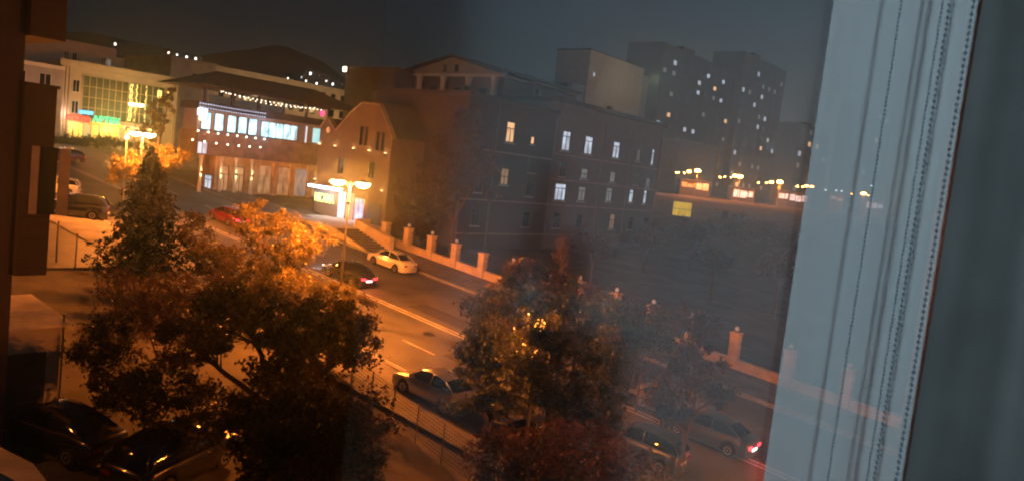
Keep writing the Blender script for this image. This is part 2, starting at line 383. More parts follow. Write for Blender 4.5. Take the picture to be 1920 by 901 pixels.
# lit ground floor bays
for x0, x1, mm in ((44.75, 45.45, 'shop'), (45.6, 46.5, 'shop'), (46.6, 47.9, 'shop'), (49.0, 50.1, 'shop'), (50.2, 51.7, 'shop'), (51.8, 53.0, 'shop')):
    window(ap, 'Y', AY, x0, x1, 10.7, 13.0, M[mm], cols=2, transom=.8, fw=.08)
MB().box(48.0, 48.9, AY-.05, AY-.003, 10.5, 13.2).build('panel', M['plaster_w'], ap)
MB().box(48.8, 53.3, AY-.6, AY-.004, 13.05, 13.4).build('shop_awning', emat('yellow_fascia', (1, .72, .12), .5), ap)
red = MB(); red.prism([(45.3, AY-.1, 13.25), (48.7, AY-.1, 13.25), (48.5, AY-.1, 14.1), (45.6, AY-.1, 14.1)], (0, -.25, 0)); red.build('red_sign', emat('red_box', (1, .07, .05), .75), ap)
for k, x in enumerate((45.7, 46.3, 46.9, 47.5, 48.1)):
    b = MB(); b.box(x, x+.1, AY-.42, AY-.36, 13.4, 13.95); b.box(x+.1, x+.42, AY-.42, AY-.36, 13.85 if k % 2 else 13.62, 13.95 if k % 2 else 13.72)
    if k != 2: b.box(x+.42, x+.52, AY-.42, AY-.36, 13.4, 13.95)
    b.build('red_letter', M['red_on'], ap)
b = MB(); b.box(47.1, 49.1, AY-.3, AY-.19, 14.35, 14.95)
b.build('cyan_sign', emat('cyan_box', (.08, .42, .75), .8), ap)
b = MB()
for k in range(6): b.box(47.25+k*.3, 47.45+k*.3, AY-.36, AY-.31, 14.45+.03*(k % 2), 14.8)
b.build('cyan_letters', M['cyan_on'], ap)
text('green_letters', 'АРТЕК', M['green_on'], (48.9, AY-.62, 13.42), (1, 0, 0), (0, 0, 1), .95, 3.9, ap, .14)
b = MB()
for k in range(9): b.box(53.6+k*.48, 53.92+k*.48, AY-.2, AY-.1, 12.9+.07*(k % 3), 13.35-.05*(k % 2))
b.build('small_sign', emat('warm_sign', (1, .7, .3), 1.8), ap)
light('shop_light', (46.5, AY-1.4, 13), 180, (1, .75, .25), .5, ap)
light('shop_light', (51.5, AY-1.6, 13), 260, (.7, .9, .25), .5, ap)
light('shop_light', (44.9, AY-1.2, 14), 150, (1, .6, .5), .3, ap)
light('upper_light', (54, AY-7, 15.5), 2200, (1, .62, .2), 1.0, ap)
# set-back block behind it
bk = thing('beige_upper_block', 'plain beige block with stepped roof rising behind the glass fronted shop', 'building')
MB().box(44.0, 58.6, 134.4, 146, 10, 25.9).build('wall', M['plaster'], bk)
MB().box(58.61, 60.2, 134.8, 146, 10, 24.6).build('side_wall', M['plaster'], bk)
for x in (50.6, 51.8, 56.2): window(bk, 'Y', 134.4, x, x+.7, 22.8, 24.1, M['glass_d'], transom=None)
window(bk, 'Y', 134.4, 57.1, 57.8, 22.9, 24.0, M['win_dimw'], transom=None)
# pale wing left of it
wg = thing('pale_wing', 'pale plastered wing with a tall window left of the glass fronted shop', 'building')
MB().box(36, 44.2, 117.2, 130, 9.6, 20.3).build('wall', M['plaster_g'], wg)
window(wg, 'Y', 117.2, 41.2, 42.7, 16.9, 19.2, M['glass_d'], transom=None)
window(wg, 'Y', 117.2, 38.2, 39.6, 16.9, 19.2, M['glass_d'], transom=None)
MB().box(36.0, 44.3, 116.9, 117.195, 20.0, 20.5).build('cornice', M['plaster_w'], wg)
light('wing_light', (41, 112, 16), 220, (1, .5, .35), .5, wg)

# --- restaurant with the open roof terrace
RY = 78.0
rs = thing('terrace_restaurant', 'two storey restaurant with columned front, blue lit upper windows and covered roof terrace', 'restaurant')
MB().box(45.2, 62.5, RY, 80.6, 6.8, 11.2).build('ground_wall', M['stone'], rs)
MB().box(42.2, 62.5, RY-1.2, 80.7, 11.201, 13.75).build('balcony_band', M['stone_d'], rs)
MB().box(42.6, 62.5, RY-.2, 80.7, 13.751, 15.95).build('upper_wall', M['plaster_g'], rs)
MB().box(42.2, 62.6, RY-1.0, 80.9, 15.951, 16.75).build('parapet', M['frame_d'], rs)
MB().box(50.5, 62.4, 80.91, 91, 6.8, 16.6).build('rear_wing', M['plaster_g'], rs)
for x in (43.0, 46.2, 49.4, 52.6, 55.8, 59.0, 62.0): MB().box(x-.12, x+.12, RY-.8, RY-.56, 16.751, 18.44).build('terrace_post', M['frame_d'], rs)
MB().box(51, 62, 90.5, 90.7, 16.75, 18.3).build('terrace_back_wall', M['plaster_w'], rs)
b = MB(); e = 18.45; x0, x1, y0, y1 = 41.2, 63.4, RY-2.0, 84.5
b.add([(x0, y0, e), (x1, y0, e), (x1, y1, e), (x0, y1, e), (x0+4.5, (y0+y1)/2, 20.4), (x1-4.5, (y0+y1)/2, 20.4)],
      [(0, 1, 5, 4), (1, 2, 5), (2, 3, 4, 5), (3, 0, 4), (3, 2, 1, 0)])
b.box(x0-.05, x1+.05, y0-.12, y0-.005, e-.25, e+.02)
b.build('hip_roof', M['roof'], rs)
for x in (43.0, 44.5, 46.0, 47.3, 48.6): window(rs, 'Y', RY-.2, x, x+1.15, 13.85, 15.75, M['win_blue'], M['frame_d'], cols=1, transom=None)
window(rs, 'Y', RY-.2, 50.2, 55.2, 13.8, 15.6, M['win_blue'], M['frame_d'], cols=5, transom=None)
window(rs, 'Y', RY-.2, 57.2, 58.9, 13.8, 15.7, emat('window_teal', (.35, .68, .72), .95, .15, 1), M['frame_d'], cols=1, transom=None)
MB().box(56.3, 56.42, RY-.33, RY-.205, 12.0, 15.7).build('light_strip', emat('strip_glow', (.6, .8, 1), .8), rs)
MB().box(42.0, 42.9, RY-1.5, RY-1.25, 15.3, 15.95).build('white_sign', emat('white_box', (.8, .9, 1), 9), rs)
MB().box(42.2, 42.85, RY-1.5, RY-1.25, 14.75, 15.2).build('yellow_sign', emat('yellow_box', (1, .8, .3), 3), rs)
# storefront right
for x in (50.0, 52.6, 55.0, 57.4, 59.8): MB().box(x-.3, x+.3, RY-.35, RY-.002, 6.8, 11.0).build('pilaster', M['stone'], rs)
for i, x in enumerate((50.4, 53.0, 55.35, 57.8)):
    window(rs, 'Y', RY, x+.05, x+1.8, 7.3, 10.6, M['win_dimw'] if i == 2 else M['win_dimy'], M['plaster'] if i != 2 else M['frame_w'], cols=2, transom=.62)
# columned left part
for i, x in enumerate((43.0, 45.3, 47.1, 49.1)):
    c = MB(); c.lathe((x, RY-.85, 7.0), [(.30, 0), (.30, .25), (.2, .3), (.18, 3.7), (.27, 3.85), (.27, 4.19)], 16)
    c.build('column', M['plaster_w'], rs, smooth=False)
    s = MB(); s.lathe((x, RY-1.12, 9.35), [(.06, -.14), (.1, -.12), (.1, .12), (.06, .14)], 10); s.build('column_sconce', M['frame_d'], rs)
    light('column_light', (x, RY-1.22, 9.6), 11, (1, .68, .3), .05, rs); light('column_light', (x, RY-1.22, 9.1), 11, (1, .68, .3), .05, rs)
for i, x in enumerate((45.6, 47.5)): window(rs, 'Y', RY, x+.1, x+1.2, 7.3, 10.2, M['win_dimy'], M['frame_d'], cols=2)
window(rs, 'Y', RY-1.2, 42.22, 43.4, 11.25, 12.6, M['win_white'], M['frame_d'], cols=2, transom=None)
window(rs, 'X', 45.2, 78.5, 80, 7.4, 9, M['win_white'], M['frame_d'])
light('upper_glow', (50, RY-2.2, 15.2), 110, (.55, .75, 1), .5, rs)
light('corner_glow', (42.3, RY-2.2, 15.6), 90, (.75, .88, 1), .3, rs)
light('terrace_glow', (52, RY+4, 17.6), 60, (1, .7, .4), .5, rs)
# strings of lights
def string(label, p0, p1, n, m, group, r=.05, sag=.3):
    t = thing('string_light', label, 'string light', (0, 0, 0), group=group)
    wb = MB(); pts = []
    for i in range(n+1):
        f = i/n; p = Vector(p0).lerp(Vector(p1), f); p.z -= sag*4*f*(1-f); pts.append(p)
    for a, c in zip(pts, pts[1:]): wb.tube(a, c, .008, n=4)
    wb.build('wire', M['metal_d'], t)
    for p in pts:
        q = MB(); q.lathe((p.x, p.y, p.z-.07), [(r*.3, r), (r*.9, r*.6), (r, 0), (r*.7, -r*.7), (r*.2, -r)], 8); q.build('bulb', m, t)
G1 = 'strings of lights on the restaurant'
string('warm string of bulbs along the front of the roof terrace', (44.5, RY-1.2, 18.1), (57.5, RY-1.2, 17.9), 24, M['bulb_w'], G1, .045, .15)
string('warm string of bulbs hung lower and deeper under the terrace roof', (46, RY+1.0, 18.3), (58.5, RY+1.5, 18.2), 18, M['bulb_w'], G1, .045, .5)
string('cold blue string of bulbs along the top of the parapet left part', (42.3, RY-1.15, 16.6), (50.0, RY-1.15, 16.5), 26, M['bulb_c'], G1, .035, .04)
string('cold blue string of bulbs just under the parapet left part', (42.3, RY-1.15, 16.2), (50.0, RY-1.15, 16.1), 26, M['bulb_c'], G1, .035, .04)
string('white string of bulbs along the top edge of the balcony band', (42.1, RY-1.45, 13.7), (50.0, RY-1.45, 13.65), 7, M['bulb_w'], G1, .08, .03)
string('white string of bulbs along the lower face of the balcony band', (40.6, RY-3.2, 12.7), (48.8, RY-2.6, 12.7), 6, M['bulb_w'], G1, .08, .1)
pk = thing('pink_neon_flower', 'pink neon flower hanging under the terrace roof', 'neon sign')
b = MB(); c0 = Vector((57.9, RY-.95, 17.5))
for k in range(6):
    a = R(60*k); c1 = c0+Vector((math.cos(a)*.24, 0, math.sin(a)*.24))
    for j in range(8):
        t0, t1 = R(45*j), R(45*j+45); b.tube(c1+Vector((math.cos(t0)*.16, 0, math.sin(t0)*.16)), c1+Vector((math.cos(t1)*.16, 0, math.sin(t1)*.16)), .03, n=5)
b.build('tube', M['pink_on'], pk); MB().tube(c0+Vector((0, 0, .4)), c0+Vector((0, 0, .85)), .012).build('cord', M['metal_d'], pk)

# --- gabled stone building with the lit entrance and its stairs
NX, NY0, NY1 = 52.0, 57.7, 69.3
nb = thing('gabled_shop', 'pinkish gabled building with uplit wall lamps, white canopy tube and green lettering', 'building')
b = MB(); zb, ev = 4.6, 14.9
b.prism([(NX, NY0, zb), (NX, NY1, zb), (NX, NY1, 15.4), (NX, 68.2, 16.6), (NX, 66.6, 15.3), (NX, 64.5, 17.2), (NX, 62.8, 18.3), (NX, 60.0, 18.2), (NX, NY0, 15.0)], (14, 0, 0))
b.build('wall', M['plaster_p'], nb)
b = MB()   # dark hipped roof climbing behind the gable
b.add([(NX+.4, NY0-.3, 15.05), (NX+.4, 60.0, 18.4), (NX+.4, 62.9, 18.55), (NX+17, 60.0, 19.6), (NX+17, 63, 19.6), (NX+17, NY0-.6, 15.3), (NX+.4, 66.6, 15.5), (NX+17, 70, 15.2)],
      [(0, 1, 3, 5), (1, 2, 4, 3), (2, 6, 7, 4)])
b.build('roof', M['roof'], nb)
b = MB()
for (ya, za), (yb, zb_) in zip([(NY0-.1, 14.95), (60.0, 18.2), (62.8, 18.3), (64.5, 17.2), (66.6, 15.3), (68.2, 16.6)], [(60.0, 18.2), (62.8, 18.3), (64.5, 17.2), (66.6, 15.3), (68.2, 16.6), (NY1+.1, 15.4)]):
    b.prism([(NX-.12, ya, za-.02), (NX-.12, yb, zb_-.02), (NX-.12, yb, zb_+.16), (NX-.12, ya, za+.16)], (.6, 0, 0))
b.build('gable_trim', M['stone_d'], nb)
b = MB(); b.lathe((NX-.06, 67.9, 15.3), [(.30, 0), (.33, .05)], 16, 'x'); b.build('round_window', M['win_dimy'], nb)
for y, z, l in ((62.4, 15.0, 0), (61.6, 15.0, 0), (59.8, 14.6, 1), (59.0, 14.6, 0)): window(nb, 'X', NX, y-.25, y+.25, z-1.0, z+1.0, M['glass_d'], M['frame_d'], cols=1, transom=None)
for y in (65.2, 60.3): window(nb, 'X', NX, y-.5, y+.5, 10.8, 12.5, M['glass_d'], M['frame_d'], cols=2, transom=None)
SC = [(69.1, 13.75), (66.4, 13.7), (63.4, 13.65), (60.9, 13.6), (58.4, 13.5), (69.3, 9.9), (66.7, 9.85), (63.9, 9.8), (61.0, 9.8), (58.4, 9.75)]
for y, z in SC:
    s = MB(); s.prism([(NX-.04, y-.09, z-.02), (NX-.22, y-.07, z-.02), (NX-.22, y+.07, z-.02), (NX-.04, y+.09, z-.02)], (0, 0, -.22)); so_ = s.build('sconce', M['frame_d'], nb)
    MB().box(NX-.2, NX-.06, y-.07, y+.07, z-.01, z+.02).build('bulb', M['sconce_on'], so_)
    light('sconce_light', (NX-.2, y, z+.12), 9, (1, .55, .22), .04, nb)
MB().box(NX-.9, NX-.002, 63.6, 69.2, 9.2, 9.38).build('canopy', M['frame_w'], nb)
MB().box(NX-1.02, NX-.92, 63.6, 69.2, 9.1, 9.28).build('canopy_tube', M['tube'], nb)
light('canopy_light', (NX-1.3, 66.4, 8.9), 70, (.75, .86, 1), .4, nb)
MB().box(NX-.08, NX-.003, 65.3, 69.1, 5.9, 9.0).build('sign_board', mat('sign_board_grey', (.16, .15, .15), .6), nb)
text('green_letters', 'NICAMA', M['lime_on'], (NX-.14, 69.0, 7.55), (0, -1, 0), (0, 0, 1), .95, 3.3, nb, .08)
window(nb, 'X', NX, 63.9, 65.1, 6.2, 9.0, M['shop_w'], M['frame_w'], cols=1, transom=.3)
MB().box(NX-.06, NX-.003, 62.6, 63.7, 6.0, 9.0).build('door', M['frame_w'], nb)
window(nb, 'X', NX, 60.9, 62.4, 6.0, 8.6, emat('vitrine_blue', (.35, .5, .8), .8, .8, 2.5), M['frame_w'], cols=1, transom=.4)
MB().box(NX-.07, NX-.002, 58.3, 60.4, 5.9, 8.4).build('dark_panel', M['frame_d'], nb)
light('door_light', (NX-.8, 64.4, 7.2), 25, (.8, .9, 1), .2, nb)
light('door_light', (NX-.8, 61.6, 7.0), 30, (.7, .85, 1), .2, nb)
# terrace and stairs
tr = thing('entrance_terrace', 'raised stone entrance terrace with pale edge under the green lettering', 'terrace')
b = MB(); b.prism([(45.0, 56.9, 3.5), (NX-.001, 56.9, 3.5), (NX-.001, 72, 3.5), (47.2, 72, 3.5)], (0, 0, 2.56)); b.build('retaining_wall', M['stone'], tr)
b = MB(); b.prism([(44.9, 56.85, 6.061), (NX-.001, 56.85, 6.061), (NX-.001, 72, 6.061), (47.1, 72, 6.061)], (0, 0, .13)); b.build('edge_slab', M['plaster_w'], tr)
b = MB(); b.prism([(43.95, 50.9, 3.8), (44.88, 56.84, 3.8), (44.88, 56.84, 6.19), (43.95, 50.9, 4.98)], (.22, 0, 0)); b.build('flank_wall', M['stone'], tr)
st = thing('entrance_stairs', 'dark stone flight of wide steps climbing beside the wall to the lit shop entrance', 'stairs')
stm = mat('step_stone', (.11, .085, .07), .8, var=.3, scale=3)
for k in range(9):
    ya = 51.0+.65*k; z = 4.98+.135*k; xa = 44.18+.1*k; xb = 46.7+.12*k
    MB().prism([(xa, ya, z-.9), (xb, ya, z-.9), (xb+.12, ya+.648, z-.9), (xa+.1, ya+.648, z-.9)], (0, 0, .9)).build('step', stm, st)
    MB().prism([(xa, ya-.02, z+.002), (xb, ya-.02, z+.002), (xb, ya+.13, z+.002), (xa, ya+.13, z+.002)], (0, 0, .03)).build('step_nosing', M['kerb'], st)
sw = MB(); sw.prism([(46.72, 50.9, 3.6), (47.85, 56.84, 3.6), (47.85, 56.84, 6.9), (46.72, 50.9, 6.0)], (.6, 0, 0)); sw.prism([(47.86, 56.9, 6.2), (49.5, 56.9, 6.2), (49.5, 56.9, 7.0), (47.86, 56.9, 7.0)], (0, .3, 0))
tag(sw.build('stair_side_wall', M['stone']), 'plain stone wall beside the right side of the entrance stairs', 'wall')

# --- street wall with pillars and ball lamps
wl = thing('street_wall', 'low stone street wall with dark railing, running downhill along the far pavement', 'wall')
ys = [54.0, 50.95, 47.9, 44.9, 41.7, 38.4, 35.1, 31.8, 28.5, 25.4, 22.3, 19.1, 15.45, 11.85, 8.3, 4.8]
b = MB(); cp = MB()
for a, c in zip(ys, ys[1:]):
    for bb, dx, z0, z1 in ((b, 0, -.5, .62), (cp, .05, .62, .72)):
        x0, x1 = 48.85-dx, 49.15+dx; a_, c_ = a-.32, c+.32
        bb.add([(x, y, gz(x, y)+z) for y in (a_, c_) for x, z in ((x0, z0), (x1, z0), (x1, z1), (x0, z1))], [(0, 1, 2, 3), (7, 6, 5, 4), (0, 3, 7, 4), (1, 5, 6, 2), (3, 2, 6, 7), (0, 4, 5, 1)])
b.build('parapet', M['stone'], wl); cp.build('coping', M['stone'], wl)
rl = MB()
for a, c in zip(ys, ys[1:]):
    for zz in (.85, 1.75): rl.tube((49, a-.32, gz(49, a)+zz), (49, c+.32, gz(49, c)+zz), .02, n=4)
    k = 1
    while a-.32-k*.16 > c+.34: y = a-.32-k*.16; rl.tube((49, y, gz(49, y)+.72), (49, y, gz(49, y)+1.85), .011, n=4); k += 1
rl.build('railing', M['metal_d'], wl)
names = ['beside the stairs', 'first after the stairs', 'level with the white car boot', 'third below the white car', 'last clear one before the bush', 'behind the bush', 'above the leafy crown', 'hidden by leaves', 'far behind the branches', 'just left of the lit stretch of wall', 'at the lit stretch of wall', 'right of the lit stretch, tall and orange', 'at the edge of the curtain', 'seen through the curtain', 'faint behind the bead chains', 'beyond the bead chains']
for i, y in enumerate(ys):
    zg = gz(49, y); hh = 2.05 if i < 7 else 2.35
    t = thing('wall_pillar', 'square stone wall pillar, '+names[i], 'pillar', (49, y, zg), group='pillars of the street wall')
    if i == 0: hh = 1.9
    MB().box(-.3, .3, -.3, .3, -.5, hh).build('shaft', M['stone'], t); MB().box(-.36, .36, -.36, .36, hh+.001, hh+.1).build('cap', M['stone'], t)
    if i != 0 and i != 4:
        MB().tube((0, 0, hh+.1), (0, 0, hh+.2), .05).build('lamp_neck', M['metal_d'], t)
        q = MB(); q.lathe((0, 0, hh+.34), [(.04, -.15), (.11, -.11), (.155, 0), (.11, .11), (.03, .155)], 14); q.build('ball_lamp', M['globe'], t, smooth=True)

# --- the long dark building with scattered lit windows
bb = thing('long_tuff_building', 'long dark stone building behind the wall with scattered lit windows', 'building')
BY = 52.0
MB().box(56.5, 71.5, BY, 66, 2, 20.1).build('wall', brick_mat('dimmed_blocks', (.06, .056, .055), (.05, .047, .046), (.045, .042, .04), .8, .4), bb)  # tuff blocks coloured darker here to offset the lamp light on this part
MB().box(71.501, 96.6, BY, 70, 2, 21.6).build('main_wall', M['bigwall'], bb)
MB().box(56.2, 71.5, BY-.3, 66.3, 20.101, 20.5).build('roof_edge', M['roof'], bb)
MB().box(71.51, 96.9, BY-.35, 70.3, 21.601, 22.1).build('main_roof_edge', M['roof'], bb)
for x0, x1, z0, z1, mm, cc, tt in ((62.5, 63.9, 16.1, 18.3, 'win_warm', 2, .68), (66.8, 67.5, 16.3, 17.2, 'win_warm', 1, None), (72.7, 74.3, 16.2, 18.5, 'win_white', 2, .72),
        (77.4, 79.1, 16.2, 18.4, 'win_white', 2, .72), (83.9, 85.5, 16.3, 18.4, 'win_white', 2, .72), (90.0, 90.9, 16.4, 18.0, 'win_dimw', 2, None), (94.0, 94.7, 16.2, 18.4, 'win_white', 1, .72),
        (77.4, 78.8, 13.2, 14.5, 'win_dimw', 2, .5), (84.0, 85.2, 13.2, 14.6, 'win_dimw', 2, None), (93.4, 94.5, 13.0, 14.4, 'win_dimw', 2, None),
        (72.4, 74.6, 10.4, 12.4, 'win_white', 3, .72), (77.3, 78.8, 10.5, 12.3, 'win_dimw', 2, .72), (83.6, 85.0, 10.7, 12.5, 'win_dimw', 2, .72), (89.3, 90.4, 10.8, 12.6, 'win_white', 1, .72), (93.2, 94.0, 10.8, 12.7, 'win_white', 1, .72),
        (62.4, 63.7, 11.6, 13.4, 'win_dimy', 2, .5), (85.2, 86.4, 7.2, 9.2, 'win_dimy', 2, .6)):
    window(bb, 'Y', BY, x0, x1, z0, z1, M[mm], M['frame_d'] if mm != 'win_dimw' else M['frame_d'], cols=cc, transom=tt, fw=.1)
for x in (58.5, 67.0, 72.9, 77.6, 84, 90, 94.2, 99, 104):
    for z in (8.0, 11.4, 14.0, 17.2):
        if (x, z) in ((72.9, 17.2), (77.6, 17.2), (84, 17.2), (90, 17.2), (94.2, 17.2), (67.0, 17.2)): continue
        if x > 71 and x < 96 and z in (11.4, 14.0) and not (x == 72.9 and z == 14.0) and not (x == 90 and z == 14.0): continue
        if x == 84 and z == 8.0: continue
        if x > 97 or (x < 66 and z > 12): continue
        window(bb, 'Y', BY, x, x+1.2, z-.8, z+.9, M['glass_d'], M['frame_d'], cols=2)

for z in (6.4, 9.9, 12.85, 15.75): MB().box(71.51, 96.6, BY-.07, BY-.001, z-.1, z+.05).build('string_course', M['stone_d'], bb)
for z in (6.4, 9.9, 15.0): MB().box(56.5, 71.49, BY-.07, BY-.001, z-.1, z+.05).build('string_course', M['stone_d'], bb)
for x in (61, 71.2, 81.5, 88.3, 96.2): MB().tube((x, BY-.12, 3), (x, BY-.12, 20.0), .07, n=8).build('drain_pipe', M['pole'], bb)
for o_ in [c for c in bb.children if c.name.startswith('window')]:
    vs_ = [v.co for v in o_.data.vertices]; a0, a1, c0, c1 = min(v.x for v in vs_), max(v.x for v in vs_), min(v.z for v in vs_), max(v.z for v in vs_)
    q = MB(); q.box(a0-.15, a1+.15, BY-.16, BY-.003, c0-.12, c0-.002); q.build('window_sill', M['plaster_g'], o_)
for x, y, z in ((75, 58, 22.1), (82, 60, 22.1), (90, 57, 22.1), (62, 58, 20.5)): MB().box(x, x+.8, y, y+.6, z, z+1.3).build('chimney', M['stone_d'], bb)
# --- classical building with the pediment
pb = thing('pediment_building', 'pale columned hall with a shallow pediment rising behind the dark roof', 'building')
PX = 84.0
pL, pR = atX(745, 142, PX), atX(945, 150, PX); pk_ = atX(850, 108, PX); yL, yR, zc = pL.y, pR.y, pL.z
MB().box(PX, PX+18, yR, yL+10, 4, zc).build('wall', M['plaster_p'], pb)
MB().box(PX-.5, PX+18, yR-.5, yL+10.3, zc+.001, zc+.35).build('cornice', M['plaster_w'], pb)
ym = pk_.y; b = MB(); b.prism([(PX-.3, yR, zc+.351), (PX-.3, yL-2, zc+.351), (PX-.3, ym, pk_.z)], (18, 0, 0)); b.build('pediment', M['plaster_g'], pb)
b = MB(); b.prism([(PX-.55, yR-1, zc+.36), (PX-.55, ym, pk_.z+.1), (PX-.55, ym, pk_.z+.5), (PX-.55, yR-1.4, zc+.6)], (18.5, 0, 0)); b.prism([(PX-.55, yL-1, zc+.36), (PX-.55, ym, pk_.z+.1), (PX-.55, ym, pk_.z+.5), (PX-.55, yL-.6, zc+.6)], (18.5, 0, 0)); b.build('pediment_roof', M['roof'], pb)
for k in range(5):
    y = yR+1.2+k*(yL-yR-2)/4; q = MB(); q.lathe((PX-.55, y, 5), [(.5, 0), (.42, zc-6), (.55, zc-5.3), (.55, zc-5.003)], 14); q.build('column', M['plaster_w'], pb)
for k in range(4):
    y = yR+1.2+(k+.5)*(yL-yR-2)/4; window(pb, 'X', PX, y-.8, y+.8, zc-6.5, zc-1.6, M['glass_d'], M['frame_d'])
for dy in (-1.2, 1.2): window(pb, 'X', PX-.3, ym+dy-.35, ym+dy+.35, zc+.6, zc+1.7, M['glass_d'], M['frame_d'], transom=None)
light('facade_light', (PX-9, ym, 12), 380, (.9, .75, .6), 1, pb)
# blocks left of it and behind the restaurant
def plain(name, label, x0, x1, y0, y1, z0, z1, m, wins=(), roofm=None, axis='Y', flood=None):
    t = thing(name, label, 'building')
    MB().box(x0, x1, y0, y1, z0, z1).build('wall', m, t)
    MB().box(x0-.2, x1+.2, y0-.2, y1+.2, z1+.001, z1+.35).build('roof_edge', roofm or m, t)
    for u0, u1, a, c, mm in wins: window(t, axis, y0 if axis == 'Y' else x0, u0, u1, a, c, M[mm], M['frame_d'], cols=1, transom=None)
    return t
p = atX(650, 130, 80); q = atX(742, 140, 80)
bl = plain('brown_block', 'plain brown block with a bright floodlight on its corner', 80, 96, q.y, p.y, 5, p.z, M['plaster_p'], [(q.y+3, q.y+4, p.z-6, p.z-4, 'glass_d')], axis='X')
fl = thing('roof_floodlight', 'bright yellowish floodlight on the corner of the brown block', 'floodlight', (79.6, p.y-.3, p.z-.1))
MB().box(-.35, -.1, -.3, .3, -.35, .35).build('lamp_face', emat('flood_face', (1, .8, .4), 9), fl); MB().box(-.099, .1, -.34, .34, -.4, .4).build('housing', M['metal_d'], fl); MB().tube((.1, 0, 0), (.45, 0, -.1), .04).build('bracket', M['metal_d'], fl)
p = atY(322, 108, 128); q = atY(402, 125, 128)
plain('grey_end_block', 'grey end block with one narrow window between the shop and restaurant', p.x, p.x+8, 128, 145, 9, p.z, M['plaster_g'], [(p.x+3.8, p.x+4.7, p.z-4, p.z-2, 'glass_d')])
p = atY(405, 128, 132); q = atY(652, 172, 132); zt = (p.z+q.z)/2; L = q.x-p.x
t = plain('long_lit_row', 'long ochre lit apartment row showing above the restaurant roof', p.x, q.x, 132, 146, 9, zt, M['plaster'], [(p.x+k*L/12+.8, p.x+k*L/12+1.9, zt-2.4-.0*k, zt-.9, 'glass_d') for k in range(12)] + [(p.x+k*L/12+.8, p.x+k*L/12+1.9, zt-5.6, zt-4.1, 'glass_d') for k in range(12)])
for k in range(4): light('row_light', (p.x+L*(k+.5)/4, 125, zt-4), 420, (1, .62, .25), 1, t)
# yellowish tower behind the dark building
YT = 150.0; p = atY(1108, 96, YT); q = atY(1218, 110, YT)
t = plain('ochre_tower', 'faint ochre tower with a side window above the long stone building', p.x, q.x-3, YT, YT+14, 8, p.z+.5, M['plaster'], [(q.x-5, q.x-4, p.z-6, p.z-3, 'win_dimw'), (p.x+3, p.x+4, p.z-8, p.z-6.5, 'win_white')], M['roof'])
MB().box(q.x-2.99, q.x+3, YT+1, YT+14, 8, p.z-1.5).build('side_wing', M['plaster_g'], t)
MB().box(p.x-8, p.x-.01, YT+.5, YT+12, 8, p.z-12).build('lower_wing', M['plaster_p'], t)
light('tower_light', ((p.x+q.x)/2, YT-14, p.z-6), 1500, (1, .8, .35), 1, t)
# tall apartment blocks on the right
def tower(label, pxl, pxr, pyt, Y, cols, rows, lit, wall, seed):
    rr = random.Random(seed); a = atY(pxl, pyt, Y); c = atY(pxr, pyt+(pxr-pxl)*.17, Y)
    t = thing('apartment_tower', label, 'apartment block'); zt = a.z; w_ = c.x-a.x
    MB().box(a.x, c.x, Y, Y+20, 8, zt).build('wall', wall, t); MB().box(a.x+w_*.3, a.x+w_*.45, Y+3, Y+10, zt+.001, zt+3).build('lift_house', wall, t)
    fh = (zt-12)/rows; cw = w_/cols
    for i in range(cols):
        for j in range(rows):
            x = a.x+cw*(i+.28); z = 12+fh*(j+.3); k = rr.random()
            m_ = M['tower_glass'] if k > lit else (M['win_white'] if k < lit*.4 else (M['win_dimw'] if k < lit*.85 else M['win_warm']))
            q = MB(); q.box(x, x+cw*.31, Y-.15, Y-.002, z, z+fh*.4); o = q.build('window', m_, t)
    return t
tower('tall dark tower with scattered lit windows, widest one above the far lamps', 1245, 1385, 78, 190, 9, 14, .17, M['tower'], 5)
tower('slender dark tower with a few lit windows, right of the widest tower', 1398, 1478, 96, 190, 7, 14, .18, M['tower'], 9)
tower('low faint tower just left of the curtain edge', 1500, 1560, 230, 210, 4, 7, .2, M['tower'], 4)
tower('pale faint tower seen through the curtain', 1615, 1675, 190, 230, 4, 9, .14, M['tower'], 14)
t = plain('long_low_hall', 'long low grey hall under the widest tower', *[0]*0, atY(1275, 262, 150).x, atY(1345, 275, 150).x, 150, 160, 8, atY(1275, 262, 150).z, M['plaster_g'])
# --- yellow billboard
p = atD(1279, 392, 118); bi = thing('yellow_billboard', 'lit yellow billboard glowing below the far street lamps', 'billboard', (p.x, p.y, gz(p.x, p.y)), R(-52+0)); hz = p.z-gz(p.x, p.y)
MB().box(-1.4, 1.4, -.08, .08, hz-1.05, hz+1.05).build('panel', M['bill'], bi)
b = MB(); b.box(-1.42, 1.42, -.1, -.082, hz-.03, hz+.03); b.box(-.47, -.43, -.1, -.082, hz-1, hz-.04); b.box(.5, .54, -.1, -.082, hz-1, hz-.04); b.box(-.9, .9, .082, .1, hz-.3, hz+.3); b.build('panel_frame', M['frame_d'], bi)
MB().tube((0, .2, -.3), (0, .2, hz+.2), .14).build('post', M['metal_d'], bi)

